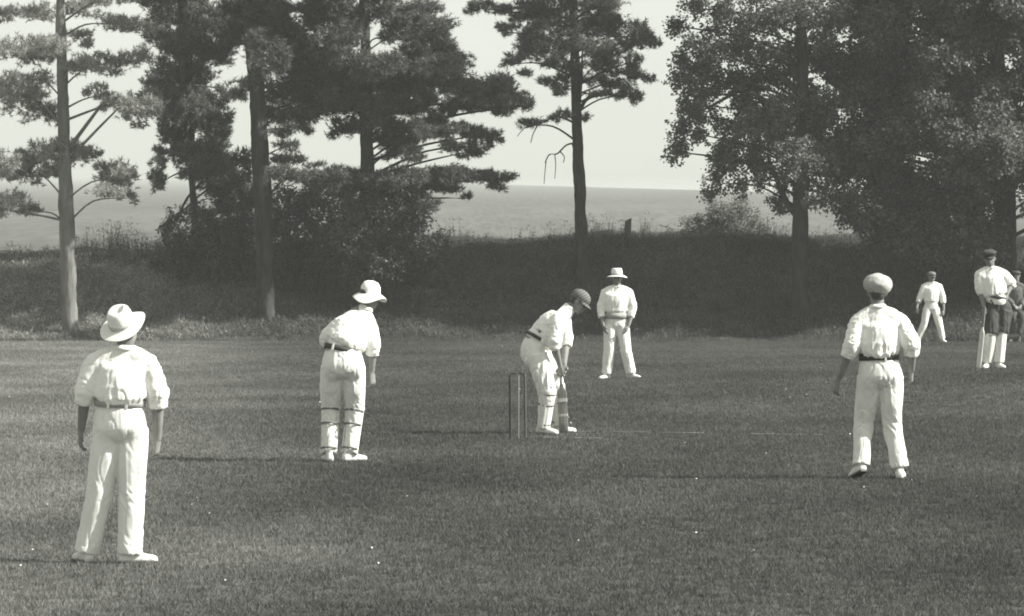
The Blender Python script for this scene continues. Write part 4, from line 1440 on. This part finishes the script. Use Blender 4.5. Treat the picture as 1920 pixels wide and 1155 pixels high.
# ---- left fielder, back to the camera, wide brimmed hat
root, J, base, fr_ = make_person('L', 'cricketer in white with wide brimmed straw hat seen from behind, standing nearest at far left', dict(
    at=PEOPLE_AT['L'], facing=(.10, .99, 0), face=(.12, .97, .12), hup=(-.16, -.12, .97), voxel=.0075, voxb=.0055, ww=.160, wd=.12, blouse=.034, sleeve=.12,
    j=dict(head=(237, 618), neck=(232, 652), sl=(178, 681), sr=(279, 683), el=(159, 742, .0), er=(296, 748, .02), wl=(150, 808, .08), wr=(294, 826, .07), fl=(148, 832, .09), fr=(292, 850, .09),
           waist=(225, 758), hl=(204, 803), hr=(248, 803), kl=(186, 925, .02), kr=(247, 928, .0), al=(160, 1040, .04), ar=(243, 1042, -.03)),
    hand_l=((.8, .3, 0), (0, 1, 0), .55), hand_r=((-.8, .3, 0), (0, 1, 0), .8),
    tr=(.112, .106, .094, .088, .092), belt=(M['sash'], .026, .014), lift=.022, belt_dz=.01, belt_loop=(-.05, .06),
    shoe_l=((-.5, 1), -.0), shoe_r=((1, .32), 0), bulge=(0, -.015, 0), features=False, foldk=.75, tfoldk=.7, sw=1.06))
s, f, u = frame((.10, .86, .50), (-.30, -.46, .83))
hc = J['head'] + u * .064 - f * .030
hat = link('hat', hat_mesh(hc, s, f, u, .092, .125, .168, droop=lambda q: .012 * math.cos(2 * q) - .012, taper=.88, dent=.02, wob=.006), M['straw'], root)
ring_band('hat_band', hc + u * .022, s, f, u, .0925, .0925 * 1.15, .013, .003, M['band'], hat)

# ---- wicket keeper
root, J, base, fr_ = make_person('K', 'wicket keeper in floppy white hat and strapped pads, leaning forward behind the stumps', dict(
    at=PEOPLE_AT['K'], facing=(.28, .92, -.2), face=(.72, .66, -.12), hup=(.12, .1, .98), voxel=.0085, voxb=.006, ww=.158, wd=.13, blouse=.036, sleeve=.20,
    j=dict(head=(692, 560, .17), neck=(683, 580, .12), sl=(640, 606, .02), sr=(692, 606, .10), el=(611, 636, .10), er=(698, 652, .12), wl=(618, 664, .32), wr=(696, 700, .16), fl=(626, 680, .36), fr=(699, 726, .17),
           waist=(642, 656, -.04), hl=(624, 686, -.04), hr=(663, 686, -.04), kl=(619, 768, .10), kr=(664, 770, .09), al=(617, 853, .0), ar=(655, 853, .0)),
    hand_l=((0, .6, -.6), (1, 0, 0), .6), hand_r=((-.7, .4, 0), (.2, .8, 0), .9), hand_k=1.12,
    tr=(.115, .112, .088, .068, .064), hem=.95, belt=(M['dark'], .026, .012), lift=.02, bulge=(0, -.01, .0), seat=(0, -.04, 0), tfoldk=.9, foldk=.85, belt_loop=(-.04,),
    shoe_l=((-.25, 1),), shoe_r=((.75, .6),)))
s, f, u = frame((.72, .66, -.05), (.06, -.08, .99))
hc = J['head'] + u * .045
hat = link('hat', hat_mesh(hc, s, f, u, .090, .112, .152, droop=lambda q: -.058 + .020 * math.sin(2 * q + .7), taper=.80, dent=-.012, wob=.012), M['cotton'], root)
for a_, k_, h_ in (('al', 'kl', 'hl'), ('ar', 'kr', 'hr')):
    leg_pad(root, J[a_] + Vector((0, 0, .02)), J[k_], J[h_], (.2, 1, 0), 0, r=.070, strap_r=.078)

# ---- batsman taking guard
root, J, base, fr_ = make_person('B', 'batsman in striped cap and pads stooping over his grounded bat beside the stumps', dict(
    at=PEOPLE_AT['B'], facing=(.45, -.75, -.2), face=(.80, -.22, -.55), hup=(.55, 0, .85), voxel=.0085, voxb=.006, ww=.135, wd=.125, blouse=.034, sleeve=.10,
    j=dict(head=(1086, 567, .02), neck=(1069, 577, .02), sl=(1058, 594, .20), sr=(1047, 598, -.15), el=(1062, 642, .20), er=(1039, 644, -.20), wl=(1058, 684, .06), wr=(1050, 688, -.08), fl=(1054, 702, .0), fr=(1051, 707, -.04),
           waist=(1007, 634, .0), hl=(1012, 662, .09), hr=(1007, 664, -.09), kl=(1044, 730, .12), kr=(1026, 735, -.13), al=(1046, 800, .24), ar=(1017, 803, -.08)),
    hand_l=((-.3, -1, 0), (0, -.3, -1), 1.25), hand_r=((.3, 1, 0), (0, .3, -1), 1.25),
    tr=(.118, .116, .092, .070, .066), hem=.9, belt=(M['dark'], .019, .013), seat=(-.045, .01, 0), tfoldk=1.2, bulge=(.01, 0, -.03), foldk=.9,
    shoe_l=((1, .1),), shoe_r=((.8, -.6),), collar=True))
s, f, u = fr_
bm = bmesh.new()
R = rotm(s, f, u)
blob(bm, J['head'] + u * .055 - f * .012, (.092, .113, .085), R, 4)
loft(bm, [J['head'] + u * .022 - f * .012, J['head'] + u * .06 - f * .012], [(.090, .111), (.092, .113)], side=s, n=24, sub=2)
bmesh.ops.bisect_plane(bm, geom=bm.verts[:] + bm.edges[:] + bm.faces[:], plane_co=J['head'] + u * .022, plane_no=u, clear_inner=True)
cap = link('cap', bm_mesh(bm, 'cap'), M['stripe'], root)
cap_peak(cap, J['head'], s, f, u, M['stripe'], ln=.05, dz=.028)
leg_pad(root, J['ar'] + Vector((0, 0, .02)), J['kr'], J['hr'], (.75, -.65, 0), 0, r=.072, strap_r=.078)
leg_pad(root, J['al'] + Vector((0, 0, .02)), J['kl'], J['hl'], (.9, -.3, 0), 0, r=.072, strap_r=.078)
tp = W(1050, 678, 46.1 - .04); to = W(1057, 811, 46.1 - .02)
to.z = hz(to.x, to.y) + .012
cricket_bat('oiled bat with pale twine bindings, its toe grounded at the feet of the stooping batsman', tp, to, (.45, .88, .1), M['willow_dark'], bands=((.30, .02), (.62, .014)))

# ---- fielder facing the camera in panama hat
root, J, base, fr_ = make_person('M', 'fielder in pale panama hat facing the camera, standing feet apart beyond the batsman', dict(
    at=PEOPLE_AT['M'], facing=(-.05, -1, 0), face=(-.08, -1, -.03), voxel=.011, voxb=.007, ww=.165, wd=.12, blouse=.022, sleeve=.42, sw=.9,
    j=dict(head=(1157, 522), neck=(1157, 537), sl=(1134, 549), sr=(1179, 549), el=(1126, 578, .0), er=(1187, 578, .0), wl=(1131, 610, -.10), wr=(1178, 611, -.10), fl=(1135, 622, -.12), fr=(1173, 623, -.12),
           waist=(1156, 592), hl=(1145, 610), hr=(1167, 610), kl=(1142, 655, -.03), kr=(1173, 655, -.03), al=(1138, 702), ar=(1183, 701)),
    hand_l=((.7, .2, 0), (.3, -1, 0), .5), hand_r=((-.7, .2, 0), (-.3, -1, 0), .5),
    tr=(.108, .100, .090, .084, .086), belt=(M['sash'], .045, .012), lift=.02, shoe_l=((-.62, -.8),), shoe_r=((.75, -.7),)))
# this person faces the camera: the listed left joints are on the left of the picture
s, f, u = frame((-.08, -1, 0), (-.04, 0, 1))
hc = J['head'] + u * .05
hat = link('hat', hat_mesh(hc, s, f, u, .092, .115, .165, droop=lambda q: -.014 - .03 * math.cos(q) ** 2 * (1 if math.cos(q) < 0 else .1), taper=.9, dent=.02), M['straw'], root)
ring_band('hat_band', hc + u * .022, s, f, u, .0925, .0925 * 1.15, .014, .003, M['sash'], hat)

# ---- right fielder, back to the camera, flat cap
root, J, base, fr_ = make_person('R', 'cricketer in puffy pale flat cap and dark belt walking away from the camera at right', dict(
    at=PEOPLE_AT['R'], facing=(.02, .98, -.05), face=(-.1, .99, -.05), hup=(0, .05, 1), voxel=.0075, voxb=.0055, ww=.158, wd=.118, blouse=.032, sleeve=.22, sw=1.08,
    j=dict(head=(1645, 549, .03), neck=(1646, 575, .01), sl=(1609, 604), sr=(1687, 603), el=(1595, 650, -.06), er=(1709, 648, -.05), wl=(1571, 714, .02), wr=(1711, 697, .10), fl=(1566, 738, .04), fr=(1712, 716, .14),
           waist=(1648, 671), hl=(1631, 706), hr=(1670, 706), kl=(1622, 793, .10), kr=(1674, 798, .05), al=(1614, 878, -.02), ar=(1687, 882, .0)),
    hand_l=((.7, .4, 0), (.2, 1, 0), .75), hand_r=((-.8, .2, 0), (0, 1, 0), 1.0),
    tr=(.114, .106, .088, .078, .082), hem=.93, belt=(M['dark'], .032, .014), lift=.03, belt_dz=.01, belt_loop=(.045,), tfoldk=.9, bulge=(0, -.02, 0), foldk=1.0, features=False,
    shoe_l=((-.35, 1), -.32, 1.05), shoe_r=((.15, 1), 0, 1.05)))
s, f, u = frame((-.1, .99, 0), (0.08, -.05, .99))
flat_cap(root, J['head'] + u * .02, s, f, u, M['tweed'], r=(.133, .155, .098), off=(.006, .012, .055), lean=.12)

# ---- non-striker
root, J, base, fr_ = make_person('N', 'laughing batsman in dark cap, dark knee breeches and white pads, hand on hip', dict(
    at=PEOPLE_AT['N'], facing=(-.12, -.98, 0), face=(-.18, -.98, -.05), hup=(-.1, 0, 1), voxel=.011, voxb=.007, ww=.150, wd=.118, blouse=.034, sleeve=.12, short=True, foldk=1.1,
    j=dict(head=(1856, 486), neck=(1857, 502), sl=(1836, 516), sr=(1880, 514), el=(1838, 545, .0), er=(1898, 533, .06), wl=(1844, 577, -.08), wr=(1887, 552, -.05), fl=(1846, 590, -.1), fr=(1882, 562, -.09),
           waist=(1868, 563), hl=(1860, 582), hr=(1883, 582), kl=(1856, 626, -.08), kr=(1876, 622, -.03), al=(1851, 680), ar=(1872, 680)),
    hand_l=((.2, .6, -.3), (.8, -.5, 0), 1.1), hand_r=((0, .8, -.3), (0, .1, 1), .6),
    tr=(.124, .128, .122, .08, .08), trousers=M['dark'], belt=(M['dark'], .026, .014), lift=.035, belt_up=Vector((.24, 0, 1)), belt_dz=.052, shoe_l=((-.35, -1),), shoe_r=((.35, -1),)))
s, f, u = fr_
flat_cap(root, J['head'] + u * .005, s, f, u, M['dark'], r=(.112, .128, .052), off=(.0, .004, .090), lean=-.10)
# white shirt tail showing under the belt
bm = bmesh.new()
wc = J['waist']
for k in range(2): pass
loft(bm, [wc + Vector((.03, -.01, -.045)), wc + Vector((.03, -.015, -.01)), wc + Vector((.03, -.005, .05))], [(.12, .115), (.135, .127), (.14, .12)], n=24, sub=3)
link('shirt_tail', bm_mesh(bm, 'shirt_tail'), M['cotton'], root)
for a_, k_, h_ in (('al', 'kl', 'hl'), ('ar', 'kr', 'hr')):
    leg_pad(root, J[a_] + Vector((0, 0, .02)), J[k_], J[h_], (-.1, -1, 0), 0, r=.074, straps=True, top=.08)
    loft_bm = bmesh.new()
    loft(loft_bm, [J[k_] + Vector((0, 0, .02)), J[k_].lerp(J[a_], .4), J[a_]], [.062, .060, .045], n=14)
    link('stocking', bm_mesh(loft_bm, 'stocking'), M['flannel'], root)
tp = W(1847, 577, 63.45); to = W(1835, 691, 63.35); to.z = hz(to.x, to.y) + .005
cricket_bat('pale bat held upright in one hand by the laughing batsman with dark breeches', tp, to, (-.86, -.5, 0), M['willow'])

# ---- far fielder
root, J, base, fr_ = make_person('F', 'distant fielder in dark cap standing legs apart before the dark bank, farthest player in white', dict(
    at=PEOPLE_AT['F'], facing=(.1, -1, 0), face=(.35, -.95, 0), voxel=.014, voxb=.008, ww=.155, wd=.12, blouse=.03, sleeve=.3, tfoldk=.8,
    j=dict(head=(1747, 520), neck=(1746.5, 530), sl=(1732, 538), sr=(1762, 538), el=(1724, 560, .0), er=(1768, 560, .0), wl=(1718, 577, -.12), wr=(1769, 582, -.08), fl=(1717, 583, -.16), fr=(1768, 590, -.1),
           waist=(1746, 569), hl=(1739, 579), hr=(1754, 579), kl=(1732, 608, -.05), kr=(1761, 608, -.05), al=(1721, 637), ar=(1767, 636)),
    hand_l=((.6, .4, 0), (.3, -1, 0), .8), hand_r=((-.6, .3, 0), (-.3, -1, 0), .5),
    tr=(.112, .102, .086, .076, .074), shoe_l=((-.5, -.9),), shoe_r=((.3, -1),)))
s, f, u = fr_
flat_cap(root, J['head'], s, f, u, M['mid'], r=(.10, .118, .062), off=(.0, .004, .082), lean=-.05)

# ---- spectators at the right edge
def spectator(label, at, jj, shirt, trousers, cap, facing, face):
    root, J, base, fr_ = make_person('S', label, dict(
        at=at, facing=facing, face=face, voxel=.014, voxb=.009, ww=.16, wd=.125, blouse=.02, sleeve=.85, cuff=False, j=jj, shirt=shirt, trousers=trousers,
        hand_l=((.2, 0, -1), (.5, -.5, 0), .6), hand_r=((-.2, 0, -1), (-.5, -.5, 0), .6), tr=(.105, .10, .085, .072, .07), shoe_l=((-.5, -1),), shoe_r=((-.2, -1),), shoe_mat=M['leather']), group='spectators at the edge of the field')
    s, f, u = fr_
    flat_cap(root, J['head'], s, f, u, cap, r=(.112, .125, .055), off=(.0, .01, .085), lean=-.08)
    return base


b1 = spectator('seated spectator in grey jacket with bent arms at the right edge, behind the laughing batsman', (1902, 632, 104.3),
          dict(head=(1906, 518, -.02), neck=(1905, 530), sl=(1893, 539), sr=(1919, 539), el=(1888, 562, -.05), er=(1923, 562, -.05), wl=(1899, 572, -.28), wr=(1911, 573, -.28),
               waist=(1906, 577), hl=(1899, 588), hr=(1913, 588), kl=(1896, 592, -.42), kr=(1912, 593, -.42), al=(1894, 626, -.36), ar=(1908, 626, -.40)), M['coat'], M['dark'], M['dark'], (-.25, -1, 0), (-.5, -.85, 0))
b2 = spectator('dark clothed spectator sitting half cut off by the right edge', (1934, 632, 104.5),
          dict(head=(1938, 522, -.02), neck=(1937, 534), sl=(1925, 543), sr=(1951, 543), el=(1920, 565, -.1), er=(1955, 565, -.05), wl=(1924, 583, -.34), wr=(1944, 583, -.34),
               waist=(1938, 578), hl=(1931, 588), hr=(1945, 588), kl=(1928, 592, -.42), kr=(1944, 593, -.42), al=(1926, 626, -.36), ar=(1942, 626, -.38)), M['coat'], M['dark'], M['dark'], (-.15, -1, 0), (-.4, -.9, 0))
# bench under them
bz = W(1920, 599, 104.45)
bench = empty('bench', Vector((bz.x, 104.45, hz(bz.x, 104.45))))
tag(bench, 'plain low wooden bench under the two spectators at the right edge', 'bench')
hh = bz.z - bench.location.z - .05
for k, dy in ((0, -.14), (1, 0), (2, .14)):
    bm = bmesh.new(); box(bm, (.1, dy, hh), (1.5, .13, .035)); bmesh.ops.bevel(bm, geom=bm.edges[:], offset=.004, segments=1)
    link('plank', bm_mesh(bm, 'plank'), M['wood'], bench, sm=False)
for dx_ in (-.5, .65):
    bm = bmesh.new(); box(bm, (dx_, 0, hh / 2 - .06), (.05, .36, hh + .08)); bmesh.ops.bevel(bm, geom=bm.edges[:], offset=.004, segments=1)
    link('leg', bm_mesh(bm, 'leg'), M['wood'], bench, sm=False)


# ------------------------------------------------------------------ far buildings across the water
def far_building(label, px0, px1, pytop, D, storeys, chimney):
    x0 = (px0 - 960) / F * D; x1 = (px1 - 960) / F * D
    h = (HZ - pytop) / F * D + ZC - ZF
    root = empty('far_building', ((x0 + x1) / 2, D, ZF + 2.0))
    h -= 2.0
    tag(root, label, 'building', 'pale buildings on the far shore')
    w = x1 - x0
    bm = bmesh.new(); box(bm, (0, 0, h * 0.4 - 1), (w, 18, h * 0.8 + 2))
    wall = link('wall', bm_mesh(bm, 'wall'), M['stone'], root, sm=False)
    bm = bmesh.new()
    v = [bm.verts.new(p) for p in ((-w / 2 - .5, -9.6, h * 0.803), (w / 2 + .5, -9.6, h * 0.803), (w / 2 + .5, 9.6, h * 0.803), (-w / 2 - .5, 9.6, h * 0.803), (-w / 2 + 2, 0, h), (w / 2 - 2, 0, h))]
    for f in ((0, 1, 5, 4), (2, 3, 4, 5), (1, 2, 5), (3, 0, 4), (3, 2, 1, 0)):
        bm.faces.new([v[i] for i in f])
    roof = link('roof', bm_mesh(bm, 'roof'), M['slate'], root, sm=False)
    if chimney:
        bm = bmesh.new(); box(bm, (w * 0.3, 0, h * 1.0), (2.2, 2.2, h * 0.5))
        link('chimney', bm_mesh(bm, 'chimney'), M['stone'], roof, sm=False)
    nx = max(3, int(w / 7))
    wm = None
    for s in range(storeys):
        for i in range(nx):
            if wm is None:
                bm = bmesh.new(); box(bm, (0, 0, 0), (1.5, 0.2, 2.2)); wm = bm_mesh(bm, 'window'); wm.materials.append(M['glass'])
            o = bpy.data.objects.new('window', wm); COL.objects.link(o); o.parent = wall
            o.location = (-w / 2 + (i + .5) * w / nx, -9.05, h * 0.8 * (s + .6) / storeys)


far_building('long pale building low on the far shore, wider of the two', 1205, 1262, 292, 6900, 3, True)
far_building('short pale building on the far shore right of the long one', 1270, 1306, 304, 6900, 2, False)

# ------------------------------------------------------------------ haze
bm = bmesh.new()
box(bm, (0, 6400, 25.5), (16600, 13200, 59))
hz_m = bpy.data.materials.new('haze_air'); hz_m.use_nodes = True
nt = hz_m.node_tree; nt.nodes.clear()
out = nt.nodes.new('ShaderNodeOutputMaterial')
pv = nt.nodes.new('ShaderNodeVolumePrincipled')
pv.inputs['Color'].default_value = (0.68, 0.70, 0.66, 1)
pv.inputs['Density'].default_value = 0.00062
nt.links.new(pv.outputs[0], out.inputs['Volume'])
HAZE = link('haze', bm_mesh(bm, 'haze'), hz_m, sm=False)
tag(HAZE, 'thin pale summer haze over the field and water', 'haze', kind='stuff')
